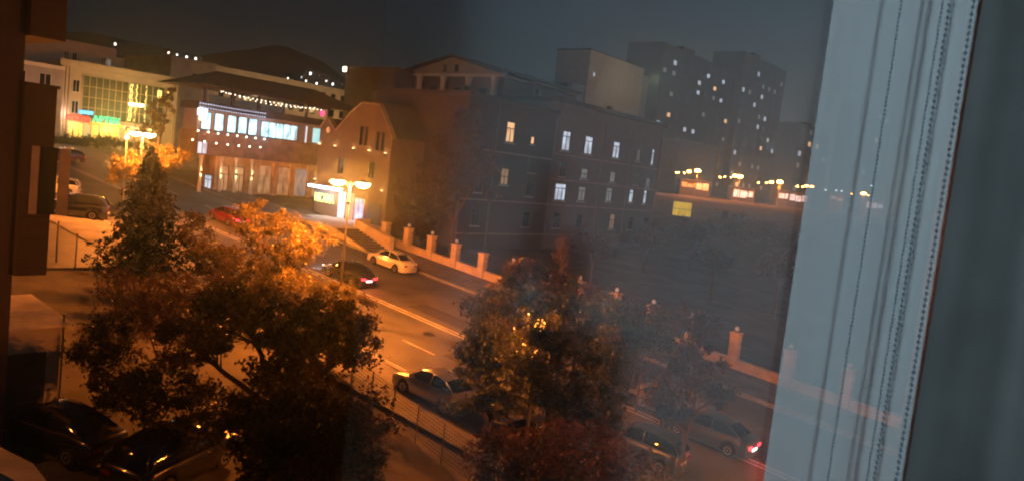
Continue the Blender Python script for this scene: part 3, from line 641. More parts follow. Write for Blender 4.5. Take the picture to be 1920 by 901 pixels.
# ================================================================== STREET LAMPS
LZ = 8.15
def lamp_post(label, x, y, power, spread=.72, heading=YAW, group='twin headed street lamps', hh=LZ):
    z = gz(x, y); t = thing('street_lamp', label, 'street lamp', (x, y, z), R(heading-90), group)
    MB().tube((0, 0, -.3), (0, 0, 1.0), .13, .11, 12).build('base', M['pole'], t)
    MB().tube((0, 0, 1.0), (0, 0, hh), .075, .05, 12).build('pole', M['pole'], t)
    MB().tube((-.12, 0, hh-1.15), (.12, 0, hh-1.15), .09, .09, 8).build('collar', M['pole'], t)
    for s in (-1, 1):
        a = MB(); pts = [Vector((0, 0, hh-.35)), Vector((s*.22, 0, hh-.02)), Vector((s*.5, 0, hh+.12)), Vector((s*spread, 0, hh+.1))]
        for p0, p1 in zip(pts, pts[1:]): a.tube(p0, p1, .028, n=6)
        a.build('arm', M['pole'], t)
        hd = MB(); hd.lathe((s*spread, 0, hh+.0), [(.30, .0), (.26, .09), (.14, .15), (.05, .17)], 16); ho = hd.build('lamp_head', M['pole'], t, smooth=True)
        gl = MB(); gl.lathe((s*spread, 0, hh-.005), [(.40, -.001), (.42, -.05), (.34, -.17), (.18, -.25), (.04, -.27)], 18); gl.build('lamp_glass', M['lamp'], ho, smooth=True)
        light('bulb_light', (s*spread, 0, hh-.34), power/2, SODIUM, .1, t)
    return t
lp = atX(660, 362, 29.0)
lamp_post('twin headed sodium street lamp glowing in front of the gabled shop', 28.6, 34.9, 25000)
lamp_post('twin headed sodium lamp at the top of the street, above the conifer', 28.6, 60.2, 16000, spread=.55, hh=7.15)
lamp_post('twin headed sodium lamp on the near pavement, out beyond the curtain', 27.5, -8, 22000, heading=0)
p = atX(345, 203, 44.5)
lamp_post('small twin headed lamp left of the white restaurant sign', 46.0, 99.0, 1500, spread=.5, hh=p.z-gz(46, 99)+.2)
# lower park lamp hidden in the crowns over the near kerb
p = atD(1012, 606, 27.2); pz = gz(p.x, p.y)
t = thing('park_lamp', 'low sodium park lamp hidden in the leaves of the right hand trees', 'street lamp', (p.x, p.y, pz)); hh = p.z-pz
MB().tube((0, 0, -.3), (0, 0, hh-.15), .07, .05, 10).build('pole', M['pole'], t)
q = MB(); q.lathe((0, 0, hh), [(.05, -.2), (.16, -.14), (.2, 0), (.16, .12), (.04, .2)], 14); q.build('lamp_glass', emat('park_bulb', (1, .4, .06), 5), t, smooth=True)
q = MB(); q.lathe((0, 0, hh+.21), [(.24, 0), (.2, .06), (.04, .12)], 14); q.build('cap', M['pole'], t)
light('bulb_light', (0, 0, hh-.35), 2600, SODIUM, .1, t)
# traffic light
p = atX(237, 257, 29.0); tx, ty = 28.2, 68.5; p = atX(238, 256, tx); zg = gz(tx, p.y)
tl = thing('traffic_light', 'traffic light showing green beside the upper street lamp', 'traffic light', (tx, p.y, zg), R(-25))
MB().tube((0, .16, -.2), (0, .16, p.z-zg+.6), .05).build('pole', M['pole'], tl); MB().box(-.17, .17, -.14, .1, p.z-zg-.25, p.z-zg+.75).build('housing', M['metal_d'], tl)
for k, m_ in enumerate((M['teal_on'], M['tail_off'], M['tail_off'])):
    q = MB(); q.lathe((0, -.141, p.z-zg+.33*k-.08), [(.12, 0), (.1, -.03), (.02, -.05)][::-1], 14, 'y'); q.build('lens', m_, tl)
light('signal_light', (0, -.6, p.z-zg-.05), 60, (.05, 1, .6), .1, tl)
# far lamps across the valley of streets
far = [(1292, 323, 'lm'), (1308, 322, 'lb'), (1283, 325, 's'), (1272, 324, 's'), (1268, 324, 's'), (1378, 331, 'lm'), (1387, 333, 'lb'), (1371, 333, 's'), (1359, 332, 's'), (1350, 333, 's'),
       (1446, 343, 'lm'), (1462, 343, 'lb'), (1437, 343, 's'), (1422, 343, 's'), (1513, 350, 'lm'), (1522, 351, 'lm'), (1495, 350, 's'), (1505, 351, 's'), (1548, 357, 'w'), (1568, 358, 'w'), (1578, 359, 'w'), (1597, 364, 's'), (1619, 365, 'lb'), (1628, 367, 's'), (1634, 349, 'w')]
ORD = ['first', 'second', 'third', 'fourth', 'fifth', 'sixth', 'seventh', 'eighth', 'ninth', 'tenth', 'eleventh', 'twelfth', 'thirteenth', 'fourteenth', 'fifteenth', 'sixteenth', 'seventeenth', 'eighteenth', 'nineteenth', 'twentieth', 'twenty first', 'twenty second']
nm = {'lb': 'bright', 'lm': 'medium', 's': 'small', 'w': 'pale'}
row = lambda x: 'first cluster right of the stone building' if x < 1320 else 'second cluster of the row' if x < 1395 else 'third cluster of the row' if x < 1470 else 'fourth cluster, by the curtain edge' if x < 1530 else 'cluster seen through the curtain'
for i, (px, py, k) in enumerate(far):
    D = {'lb': 170, 'lm': 195, 's': 260, 'w': 230}[k]; p = atD(px, py, D); zg = gz(p.x, p.y)
    t = thing('far_street_lamp', '%s far lamp, %s from the left in the %s' % (nm[k], ORD[sum(1 for f in far if f[0] < px and row(f[0]) == row(px))], row(px)), 'street lamp', (p.x, p.y, zg), group='far street lamps in the distance')
    hh = p.z-zg; MB().tube((0, 0, -.5), (0, 0, hh), .09, .06, 6).build('pole', M['pole'], t)
    r = {'lb': .62, 'lm': .48, 's': .26, 'w': .33}[k]; q = MB(); q.lathe((0, 0, hh+r*.4), [(r*.2, -r*.5), (r, -r*.25), (r, r*.1), (r*.3, r*.45)], 10); q.build('lamp_head', M['lamp_far'] if k != 'w' else M['lamp_white'], t)
    if k == 'lb': light('bulb_light', (0, 0, hh-.9), 5000, SODIUM, .3, t)
# lit kiosks and shop windows below the far lamps
for i, (px, py, w_, h_, m_, lb) in enumerate(((1300, 347, 5.5, 1.0, 'win_dimy', 'long warm lit kiosk under the first lamp cluster'), (1317, 350, 3.0, 1.5, 'win_warm', 'short yellow lit kiosk under the first lamp cluster'), (1387, 363, 3.0, 1.7, 'shop_w', 'square white lit kiosk under the second lamp cluster'), (1403, 364, 2.4, 1.6, 'shop_w', 'right hand white lit kiosk under the second lamp cluster'), (1478, 368, 4.5, 1.3, 'shop_w', 'long cold lit kiosk under the third lamp cluster'), (1497, 372, 4.2, 1.6, 'shop_w', 'cold lit kiosk by the curtain edge'), (1640, 385, 4, 1.4, 'win_white', 'lit kiosk seen through the curtain'), (1568, 372, 3, .8, 'win_dimw', 'dim kiosk seen through the curtain'))):
    p = atD(px, py, 175); zg = gz(p.x, p.y); t = thing('street_kiosk', lb, 'kiosk', (p.x, p.y, zg), R(-50), 'lit kiosks under the far lamps'); hz = p.z-zg
    MB().box(-w_/2-.3, w_/2+.3, 0, 3, -.3, hz+h_/2+.4).build('wall', M['tower'], t)
    n_ = max(2, int(w_/1.2)); 
    for k in range(n_): MB().box(-w_/2+k*w_/n_+.1, -w_/2+(k+1)*w_/n_-.1, -.08, -.003, hz-h_/2+rng.uniform(-.1, .2), hz+h_/2-rng.uniform(0, .4)).build('window', M[m_], t)
    MB().box(-w_/2-.5, w_/2+.5, -.6, 3.2, hz+h_/2+.401, hz+h_/2+.6).build('roof', M['roof'], t)
# houses on the dark hill, each with a lit window
k = 0
spots = [(216, 83), (316, 99), (332, 103), (350, 107), (367, 110), (540, 147), (566, 146), (582, 138), (594, 157), (605, 150), (612, 152), (618, 146), (623, 151), (628, 154), (624, 158), (635, 157), (642, 160), (574, 152), (583, 160), (600, 143), (649, 166)]
for px, py in spots:
    D = 620 if px > 400 else 700; p = atD(px, py, D); s = .55+.7*rng.random(); k += 1
    wh = 'above the restaurant roof' if px > 400 else 'on the ridge left of the restaurant'
    t = thing('hillside_house', 'tiny lit hillside house, %s from the left, %s' % (ORD[sum(1 for f in spots if f[0] < px and (f[0] > 400) == (px > 400))], wh), 'house', (p.x, p.y, p.z), R(YAW+10), 'houses on the dark hill')
    MB().box(.2, 7, -4, 4, -9, 2.2).build('wall', M['stone_d'], t); b = MB(); b.prism([(0, -4.4, 2.201), (0, 4.4, 2.201), (0, 0, 4.2)], (7.2, 0, 0)); b.build('roof', M['roof'], t)
    MB().box(.0, .19, -.55*s, .55*s, -.7*s, .7*s).build('window', M['bulb_w'] if rng.random() < .6 else M['lamp_white'], t)
    MB().box(.1, .198, 1.8, 2.9, -.8, .7).build('window', M['glass_d'], t)

# ================================================================== VEHICLES
def car(name, label, cat, x, y, heading, paint, kind='sedan', lights='off', group=None, s=1.0, front_on=False, z=None):
    """heading in degrees: direction of the bonnet. Body lofted from cross sections, wheel arches cut in its lower edge"""
    zz = gz(x, y)+.02 if z is None else z
    t = thing(name, label, cat, (x, y, zz), 0, group)
    n = Vector((-0, -SLOPE if y < 100 and x > -50 else 0, 1)).normalized()
    fx = Vector((math.cos(R(heading)), math.sin(R(heading)), 0)); fx = (fx - n*fx.dot(n)).normalized(); fy = n.cross(fx)
    t.rotation_euler = Matrix(((fx.x, fy.x, n.x), (fx.y, fy.y, n.y), (fx.z, fy.z, n.z))).to_euler()
    if kind == 'sedan':
        L, W, wb, wr = 4.4, .86, 2.6, .31
        belt = [(-2.2, .78), (-2.12, .93), (-1.75, 1.0), (-1.35, 1.02), (-.6, .95), (.3, .93), (.95, .93), (1.3, .88), (1.9, .76), (2.12, .66), (2.2, .52)]
        roof = [(-1.72, .99), (-1.05, 1.33), (-.45, 1.45), (.1, 1.45), (.45, 1.38), (1.15, .93)]
    elif kind == 'suv':
        L, W, wb, wr = 4.6, .92, 2.7, .36
        belt = [(-2.3, .9), (-2.26, 1.05), (-2.0, 1.1), (-1.35, 1.1), (-.6, 1.08), (.3, 1.06), (.95, 1.05), (1.3, 1.03), (2.0, .93), (2.22, .82), (2.3, .6)]
        roof = [(-2.2, 1.1), (-1.9, 1.6), (-1.2, 1.72), (.0, 1.72), (.5, 1.62), (1.2, 1.06)]
    else:
        L, W, wb, wr = 3.9, .83, 2.45, .30
        belt = [(-1.95, .8), (-1.93, .95), (-1.7, 1.0), (-1.2, 1.0), (-.6, .98), (.3, .95), (.85, .93), (1.15, .9), (1.65, .78), (1.88, .68), (1.95, .5)]
        roof = [(-1.88, 1.0), (-1.6, 1.36), (-.9, 1.48), (.0, 1.48), (.4, 1.4), (1.1, .93)]
    def interp(tb, q):
        for (a, va), (c, vc) in zip(tb, tb[1:]):
            if q <= c: return va+(vc-va)*max(0, (q-a))/(c-a)
        return tb[-1][1]
    N = 56; b = MB(); vs = []
    for i in range(N+1):
        q = -L/2+L*i/N; zt = interp(belt, q); zb = .2
        for c in (-wb/2, wb/2):
            d = abs(q-c)
            if d < wr+.07: zb = max(zb, wr+math.sqrt(max(0, (wr+.07)**2-d*d)))
        e = min(1, (L/2-abs(q))/.42); w_ = W*(.82+.18*math.sqrt(max(0, e*(2-e)))); zm = max(zb+.02, .55 if zt > .62 else zt-.05)
        zb_ = min(zb, zt-.06)
        vs += [(q, -w_*.96, zb_), (q, -w_, max(zb_, zm)), (q, -w_*.97, zt-.06), (q, -w_*.84, zt), (q, 0, zt+.035), (q, w_*.84, zt), (q, w_*.97, zt-.06), (q, w_, max(zb_, zm)), (q, w_*.96, zb_)]
    b.add(vs, [(i*9+j, (i+1)*9+j, (i+1)*9+j+1, i*9+j+1) for i in range(N) for j in range(8)] + [tuple(range(9)), tuple(range(N*9, N*9+9))[::-1]])
    b.build('body', paint, t, smooth=True)
    MB().box(-L/2+.12, L/2-.12, -W*.8, W*.8, .17, .5).build('underbody', M['rubber'], t)
    # cabin: glass house, then roof skin and pillars over it
    g = MB(); vs = []; m = 22; x0, x1 = roof[0][0], roof[-1][0]
    for i in range(m+1):
        q = x0+(x1-x0)*i/m; zr = interp(roof, q); zl = interp(belt, q)-.03; k = max(.02, (zr-zl))/.6
        wr_ = W*(.84-.20*min(1, k)); vs += [(q, -W*.84, zl), (q, -wr_, max(zr-.03, zl+.005)), (q, 0, zr+.01), (q, wr_, max(zr-.03, zl+.005)), (q, W*.84, zl)]
    g.add(vs, [(i*5+j, (i+1)*5+j, (i+1)*5+j+1, i*5+j+1) for i in range(m) for j in range(4)]); g.build('windows', M['glass_d'], t, smooth=True)
    rf = MB(); vs = []; xr0, xr1 = roof[1][0]+.02, roof[-2][0]+.03
    for i in range(13):
        q = xr0+(xr1-xr0)*i/12; zr = interp(roof, q)
        vs += [(q, -W*.66, zr-.045), (q, -W*.62, zr+.005), (q, -W*.3, zr+.035), (q, W*.3, zr+.035), (q, W*.62, zr+.005), (q, W*.66, zr-.045)]
    rf.add(vs, [(i*6+j, (i+1)*6+j, (i+1)*6+j+1, i*6+j+1) for i in range(12) for j in range(5)])
    for sy in (-1, 1):
        for (a, za), (c, zc_) in ((roof[0], roof[1]), (roof[-1], roof[-2])): rf.tube((a, sy*W*.835, za), (c, sy*W*.655, zc_-.02), .035, n=6)
        mid = -.25; rf.tube((mid, sy*W*.85, interp(belt, mid)), (mid, sy*W*.665, interp(roof, mid)-.02), .03, n=6)
    rf.build('roof', paint, t, smooth=True)
    for sx in (-1, 1):
        for sy in (-1, 1):
            ty = MB(); ty.lathe((sx*wb/2, sy*(W-.11), wr), [(wr*.72, -.1), (wr, -.08), (wr, .08), (wr*.72, .1)], 20, 'y'); to = ty.build('wheel', M['rubber'], t)
            rm = MB(); rm.lathe((sx*wb/2, sy*(W-.11)+sy*.085, wr), [(wr*.66, 0), (wr*.62, sy*.02), (wr*.2, sy*.01), (.03, sy*.03)], 12, 'y'); rm.build('rim', M['rim'], to)
    for sy in (-1, 1):
        MB().tube((.82, sy*W*.86, .98 if kind != 'suv' else 1.1), (.80, sy*(W+.14), 1.02 if kind != 'suv' else 1.14), .07, .075, 8).build('mirror', paint, t)
        tz = interp(belt, -L/2)-.08
        MB().box(-L/2-.02, -L/2+.12, sy*W*.80 if sy < 0 else W*.42, -W*.42 if sy < 0 else W*.80, tz-.06, tz+.07).build('tail_light', M['tail'] if lights != 'off' else M['tail_off'], t, bevel=.02)
        hz = interp(belt, L/2-.12)-.08
        MB().box(L/2-.26, L/2-.02, sy*W*.82 if sy < 0 else W*.45, -W*.45 if sy < 0 else W*.82, hz-.07, hz+.06).build('headlight', M['head_on'] if front_on else M['head_off'], t, bevel=.02)
    MB().box(-L/2-.03, -L/2+.02, -.26, .26, .5, .62).build('number_plate', M['plate_lit'] if lights == 'on' else M['plaster_w'], t)
    for sy in (-1, 1): MB().box(-.35, -.18, sy*W*.985-.012, sy*W*.985+.012, .78, .81).build('door_handle', paint, t)
    if lights == 'on': light('tail_glow', (-L/2-.4, 0, .7), 25, (1, .05, .05), .1, t)
    if front_on: light('head_glow', (L/2+.5, 0, .55), 260, (.95, .97, 1), .1, t, spot=90, direction=(1, 0, -.18))
    return t
UP = 90
car('parked_car', 'white sedan standing beside the street wall below the stairs', 'car', 42.3, 45.6, UP, M['car_white'])
p = gr(640, 527); car('moving_car', 'black sedan with red brake lights behind the lamp post', 'car', p.x+.6, p.y, UP, M['car_black'], lights='on', front_on=True)
p = gr(418, 418); car('moving_car', 'dark red sedan with lit tail lights beyond the golden tree', 'car', p.x+.5, p.y, UP, M['car_red'], lights='on')
p = gr(140, 405); car('parked_car', 'black off road car parked across the junction on the left', 'car', p.x, p.y, 146, M['car_black'], 'suv')
p = gr(100, 362); car('parked_car', 'white hatchback half hidden by the balcony corner', 'car', p.x, p.y, 150, M['car_white'], 'hatch')
p = gr(119, 303); car('moving_car', 'red hatchback with glowing rear crossing in front of the shop', 'car', p.x, p.y, 172, M['car_red'], 'hatch', lights='on')
light('crossing_light', (p.x-2, p.y-3, gz(p.x, p.y)+1.2), 15, (1, .12, .15), .2)
p = gr(870, 765); car('parked_car', 'silver sedan parked at the near kerb, tail under the tree', 'car', 25.4, p.y+1.3, UP, M['car_silver'])
car('parked_car', 'dark blue sedan parked downhill behind the silver one', 'car', 25.5, p.y-4.6, UP, M['car_blue'])
p = gr(1235, 770); car('parked_car', 'grey sedan under the right hand trees with bright glass', 'car', p.x, p.y, UP+8, M['car_silver'])
p = gr(1215, 850); car('parked_car', 'dark grey hatchback nearest the trunk of the right tree', 'car', p.x-.8, p.y, UP+4, M['car_grey'], 'hatch')
p = gr(1335, 838); car('moving_car', 'dark sedan with red tail light leaving at the curtain edge', 'car', p.x+.4, p.y+.4, UP, M['car_grey'], lights='on')
p = gr(118, 850); car('parked_car', 'dark car in the yard corner, seen from above behind the wall slab', 'car', p.x, p.y+.6, 112, M['car_black'])
p = gr(325, 890); car('parked_car', 'dark off road car in the yard, partly under the drooping tree', 'car', p.x, p.y, 22, M['car_black'], 'suv')

# ================================================================== YARD: neighbour block, shed, fence
# wing of the neighbouring block with its stacked balconies
YB = 25.0
nbk = thing('neighbour_block', 'dark red brick block with stacked balconies at the left edge', 'building')
xm = atY(40, 300, YB).x; xe = atY(98, 330, YB).x
zb0 = atY(90, 515, YB).z; zp = atY(105, 167, YB).z; zs = atY(105, 76, YB).z
MB().box(xm-14, xm, YB+.2, YB+9, 0, 34).build('wall', M['darkbrick'], nbk)
MB().box(xm+.002, xe, YB, YB+3.0, zb0, zp).build('balcony_parapet', M['darkbrick'], nbk)
MB().box(xm+.002, xe+.06, YB-.06, YB+3.06, zp+.001, zp+.09).build('parapet_coping', M['darkbrick'], nbk)
MB().box(xm+.002, xe+.1, YB-.1, YB+3.1, zs, 34).build('upper_balcony', M['darkbrick'], nbk)
for u0, u1, a, c in ((.25, .45, 10.2, 12.2), (1.0, 1.3, 10.2, 12.2)):
    MB().box(xm+u0, xm+u1, YB-.05, YB-.003, a, c).build('glazing_strip', M['stone_d'], nbk)
for zz in (9.4, 10.0, 12.6): MB().box(xm+.003, xe-.02, YB-.05, YB-.002, zz, zz+.08).build('ledge', M['darkbrick'], nbk)
MB().box(xm+.5, xm+.95, YB-.02, YB-.004, 10.2, 12.2).build('window_pane', M['glass_d'], nbk)
# added unseen block that shades the left yard from the moon
ow = thing('yard_shade_block', 'dark brick wing of the viewer\'s own block, outside the frame on the right', 'building')
MB().box(4, 21.5, -42, -7, -5, 33).build('wall', M['darkbrick'], ow)
for zz in range(3, 31, 3):
    for xx in (6, 10, 14, 18): window(ow, 'Y', -7, xx, xx+1.3, zz, zz+1.5, M['glass_d'], out=1)
# shed with flat metal roof
P1 = [gr(20, 715), gr(125, 712)]
a = atD(10, 585, 29.5); c = atD(138, 606, 27.0); d = atD(88, 568, 30.5); zr = c.z
sh = thing('garage_shed', 'small plastered garage with a pale flat sheet roof below the brick block', 'shed')
xs0, xs1 = 6.0, c.x; ys0 = c.y
MB().box(xs0, xs1-.25, ys0+.35, ys0+3.6, 1, zr-.12).build('wall', M['plaster'], sh)
b = MB(); b.prism([(xs0-.2, ys0, zr), (xs1, ys0, zr), (xs1, ys0+3.9, zr+.32), (xs0-.2, ys0+3.9, zr+.32)], (0, 0, -.09)); b.build('roof', mat('pale_sheet', (.62, .52, .42), .6, var=.3, scale=.8), sh)
MB().box(xs1-2.4, xs1-.7, ys0+.3, ys0+.348, 1.2, zr-1.0).build('door', M['frame_d'], sh)
MB().tube((xs1-.2, ys0+.3, 1.5), (xs1-.2, ys0+.3, zr+.3), .035).build('drain_pipe', M['pole'], sh)
# added sodium lamp, outside the frame on the left, to brighten the shed roof
wlp = thing('shed_fill_lamp', 'added unseen sodium lamp brightening the garage shed roof', 'wall lamp', (4.6, YB+.2, 9.6))
MB().tube((0, 0, 0), (0, -.7, .15), .03).build('arm', M['pole'], wlp); q = MB(); q.lathe((0, -.8, .1), [(.05, -.12), (.14, -.08), (.14, .02), (.06, .08)], 12); q.build('lamp_glass', M['lamp'], wlp)
light('bulb_light', (0, -.85, -.2), 330, SODIUM, .08, wlp)
# low wall slab in the corner
q0, q1, q2 = atD(0, 790, 19), atD(62, 868, 17.5), atD(70, 905, 16.5)
sb = MB(); sb.prism([(q0.x-1, q0.y+1.2, q0.z), (q1.x, q1.y, q1.z), (q2.x+.02, q2.y-1.5, q2.z), (q0.x-1, q0.y-3, q0.z)], (0, 0, -4)); tag(sb.build('yard_wall', M['stone_d']), 'thick grey wall slab crossing the bottom left corner', 'wall')
# fence posts
def post(label, px, pyt, pyb, X=None, w_=.045, g='thin metal fence posts'):
    p = gr(px, pyb); D = (p-EYE).dot(_f); q = atD(px+ (pyb-pyt)*.09, pyt, D); t = MB(); t.tube((0, 0, -.4), (0, 0, q.z-p.z), w_, n=8); t.box(-w_*1.2, w_*1.2, -w_*1.2, w_*1.2, q.z-p.z+.001, q.z-p.z+.03)
    o = t.build('fence_post', M['pole']); o.location = p; return tag(o, label, 'post', g)
post('thin dark post nearest the brick block on the orange paving', 105, 415, 492)
post('thin dark post second from the brick block on the orange paving', 141, 438, 502)
post('short dark post by the tip of the conifer branches', 184, 452, 480)
pa = gr(740, 800); pb_ = gr(905, 905)
fn = thing('wire_fence', 'low wire mesh fence along the bank below the near kerb', 'fence')
for k in range(-2, 9):
    f = k/3; p = gr(735, 790).lerp(gr(880, 905), f); q = p.copy(); z = gz(p.x, p.y)
    MB().tube((p.x, p.y, z-.3), (p.x, p.y, z+1.5), .035, n=7).build('post', M['pole'], fn)
    if k < 8:
        p2 = gr(735, 790).lerp(gr(880, 905), (k+1)/3); z2 = gz(p2.x, p2.y); b = MB()
        for hh in fr(.1, 1.45, 9): b.tube((p.x, p.y, z+hh), (p2.x, p2.y, z2+hh), .008, n=3)
        L_ = (p2-p).length; nn_ = int(L_/.16)
        for j in range(1, nn_): u = p.lerp(p2, j/nn_); zu = z+(z2-z)*j/nn_; b.tube((u.x, u.y, zu+.1), (u.x, u.y, zu+1.45), .006, n=3)
        b.build('mesh_panel', M['metal_d'], fn)
# the unseen lamp added for the shed roof is built above, with the shed
# ================================================================== TREES
def leaves(mb_v, mb_f, pts, size, r_):
    n = len(pts); a = nrg.normal(size=(n, 3)); a /= np.linalg.norm(a, axis=1)[:, None]; b = nrg.normal(size=(n, 3)); b = np.cross(a, b); b /= np.linalg.norm(b, axis=1)[:, None]
    s = size*(.6+.8*nrg.random(n))[:, None]
    v = np.stack([pts-a*s, pts-b*s*.5, pts+a*s, pts+b*s*.5], 1).reshape(-1, 3); return v
def mesh_from(v, name, m, parent):
    n = len(v)//4; me = bpy.data.meshes.new(name); me.vertices.add(len(v)); me.vertices.foreach_set('co', v.astype(np.float32).ravel())
    me.loops.add(len(v)); me.loops.foreach_set('vertex_index', np.arange(len(v), dtype=np.int32)); me.polygons.add(n)
    me.polygons.foreach_set('loop_start', np.arange(0, len(v), 4, dtype=np.int32)); me.polygons.foreach_set('loop_total', np.full(n, 4, dtype=np.int32))
    me.update(); me.validate(); me.materials.append(m); o = bpy.data.objects.new(name, me); COL.objects.link(o); o.parent = parent; return o
def tree(name, label, lobes, nleaf, size, m, base=None, group=None, clump=.42, nclump=None, twig=0, trunk_r=.16, cat='tree', bark=None):
    "lobes: (px, py, distance, radius_px_x, radius_px_y) measured on the photo, turned into ellipsoids of real size"
    E_ = []
    for px, py, D, rx, ry in lobes:
        c = atD(px, py, D); E_.append((np.array(c), rx*D/F, ry*D/F))
    cx = np.mean([e[0] for e in E_], 0); bx, by = (cx[0], cx[1]) if base is None else base
    zg = gz(bx, by)-.1; t = thing(name, label, cat, (bx, by, zg), 0, group)
    o0 = np.array([bx, by, zg]); vol = np.array([e[1]**2*e[2] for e in E_]); vol /= vol.sum()
    nc = nclump or max(30, nleaf//160); cl = []
    for k, (c, rx, ry) in enumerate(E_):
        n = max(6, int(nc*vol[k])); d = nrg.normal(size=(n, 3)); d /= np.linalg.norm(d, axis=1)[:, None]; rr = (.35+.68*nrg.random(n)**.6)[:, None]
        cl.append(c+d*rr*np.array([rx, rx, ry]))
    cl = np.concatenate(cl); cl[:, 2] = np.maximum(cl[:, 2], zg+.4)
    tb = MB(); mid = Vector(cx-o0); h = max(.8, (min(e[0][2]-e[1]*.3 for e in E_)-zg)); j0 = Vector((mid.x*.5, mid.y*.5, h*.6))
    tb.tube((0, 0, 0), j0*.5+Vector((.05, .03, 0)), trunk_r*1.2, trunk_r, 9); tb.tube(j0*.5+Vector((.05, .03, 0)), j0, trunk_r, trunk_r*.8, 9)
    for c, rx, ry in E_:
        lc = Vector(c-o0); k1 = j0.lerp(lc, .55)+Vector((rng.uniform(-.3, .3), rng.uniform(-.3, .3), 0)); tb.tube(j0, k1, trunk_r*.7, trunk_r*.45, 7); tb.tube(k1, lc, trunk_r*.45, trunk_r*.25, 6)
        near = [q for q in cl if np.linalg.norm((q-c)/np.array([rx, rx, ry])) < 1.1][:46]
        for q in near:
            q = Vector(q-o0); s0 = k1.lerp(lc, rng.random()); m_ = s0.lerp(q, .5)+Vector((rng.uniform(-.2, .2), rng.uniform(-.2, .2), rng.uniform(0, .25)))
            tb.tube(s0, m_, trunk_r*.2, trunk_r*.1, 4); tb.tube(m_, q, trunk_r*.1, .008, 4)
    if twig:
        for q in cl:
            q = Vector(q-o0)
            for _ in range(twig):
                e = q+Vector((rng.gauss(0, .22), rng.gauss(0, .22), abs(rng.gauss(.2, .3)))); tb.tube(q, q.lerp(e, .5)+Vector((.02, .03, .03)), .009, .007, 3); tb.tube(q.lerp(e, .5)+Vector((.02, .03, .03)), e, .007, .004, 3)
    tb.build('trunk', bark or M['bark'], t)
    idx = nrg.integers(0, len(cl), nleaf); sg = np.mean([e[1] for e in E_])*clump*.5
    pts = cl[idx]+nrg.normal(size=(nleaf, 3))*sg*np.array([1, 1, .75])*(.4+.6*nrg.random(len(cl)))[idx][:, None]-o0
    pts[:, 2] = np.maximum(pts[:, 2], .15)
    mesh_from(leaves(None, None, pts, size, None), 'crown', m, t); return t
tree('broadleaf_tree', 'big dark broadleaf tree in the left foreground over the yard', [(450, 585, 27, 95, 70), (600, 640, 27, 90, 75), (540, 700, 26, 70, 45), (360, 640, 27, 60, 55), (680, 640, 27.5, 30, 45)], 26000, .085, M['leaf_dark'], trunk_r=.2)
tree('broadleaf_tree', 'dark drooping tree at the bottom, right of the yard cars', [(600, 815, 22, 120, 80), (690, 790, 22.5, 45, 75), (500, 800, 22, 80, 60), (540, 890, 21, 110, 60), (680, 880, 21.5, 50, 40)], 24000, .075, M['leaf_dark'], trunk_r=.17)
tree('dark_shrub', 'dark shrub mass between the shed and the yard cars', [(300, 735, 25, 85, 42), (200, 650, 28, 55, 60), (390, 770, 24, 70, 50), (230, 730, 26, 60, 40)], 13000, .07, M['leaf_dark'], cat='shrub', trunk_r=.08)
tree('bare_shrub', 'reddish twiggy shrub left of the big dark tree', [(260, 555, 31, 80, 55), (340, 580, 30, 70, 60), (230, 630, 30, 70, 50), (400, 540, 31, 60, 40)], 5200, .06, M['leaf_red'], twig=9, cat='shrub', trunk_r=.07, bark=M['twig'], nclump=260)
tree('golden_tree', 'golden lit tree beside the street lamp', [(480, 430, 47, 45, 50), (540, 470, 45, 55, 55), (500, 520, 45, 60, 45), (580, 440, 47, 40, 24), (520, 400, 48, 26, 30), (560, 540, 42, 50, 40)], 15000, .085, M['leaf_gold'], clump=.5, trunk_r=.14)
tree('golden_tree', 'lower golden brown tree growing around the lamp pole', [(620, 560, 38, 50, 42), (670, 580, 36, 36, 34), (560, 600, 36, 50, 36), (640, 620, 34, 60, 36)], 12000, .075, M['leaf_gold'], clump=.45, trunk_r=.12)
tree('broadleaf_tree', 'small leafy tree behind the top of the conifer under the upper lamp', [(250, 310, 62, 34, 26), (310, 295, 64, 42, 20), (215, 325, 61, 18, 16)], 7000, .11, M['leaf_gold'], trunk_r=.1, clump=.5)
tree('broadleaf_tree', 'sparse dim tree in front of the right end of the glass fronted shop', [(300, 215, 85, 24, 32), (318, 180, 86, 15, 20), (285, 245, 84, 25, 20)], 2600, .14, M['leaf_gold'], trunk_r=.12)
tree('broadleaf_tree', 'brownish low tree between conifer and golden tree', [(400, 480, 42, 55, 32), (360, 440, 46, 30, 40), (440, 510, 40, 40, 30)], 9000, .08, M['leaf_dark'], trunk_r=.1)
tree('broadleaf_tree', 'grey green tree over the near kerb, centre right', [(930, 640, 30, 70, 95), (890, 600, 31, 32, 60), (960, 720, 29, 75, 60), (900, 680, 30, 45, 50), (885, 745, 29, 45, 34), (960, 560, 31, 55, 45), (1000, 590, 30, 45, 40)], 25000, .08, M['leaf_green'], trunk_r=.17)
tree('broadleaf_tree', 'tall dark olive tree right of the grey green one', [(1050, 680, 25, 85, 75), (1030, 610, 25.5, 55, 45), (1080, 770, 24.5, 90, 60), (1060, 560, 26, 30, 40), (1090, 600, 26, 50, 45)], 21000, .075, M['leaf_green'], trunk_r=.15)
tree('broadleaf_tree', 'loose leafy tree in front of the parked grey sedan', [(1160, 640, 28, 70, 50), (1130, 720, 27, 60, 60), (1210, 620, 29, 55, 45), (1140, 590, 29, 45, 30)], 13000, .07, M['leaf_green'], trunk_r=.12, clump=.5)
tree('broadleaf_tree', 'olive brown tree beside the lit stretch of street wall', [(1300, 690, 32, 60, 50), (1345, 740, 32, 45, 30), (1260, 760, 30, 60, 45), (1290, 640, 33, 22, 34)], 8000, .07, M['leaf_dark'], trunk_r=.12)
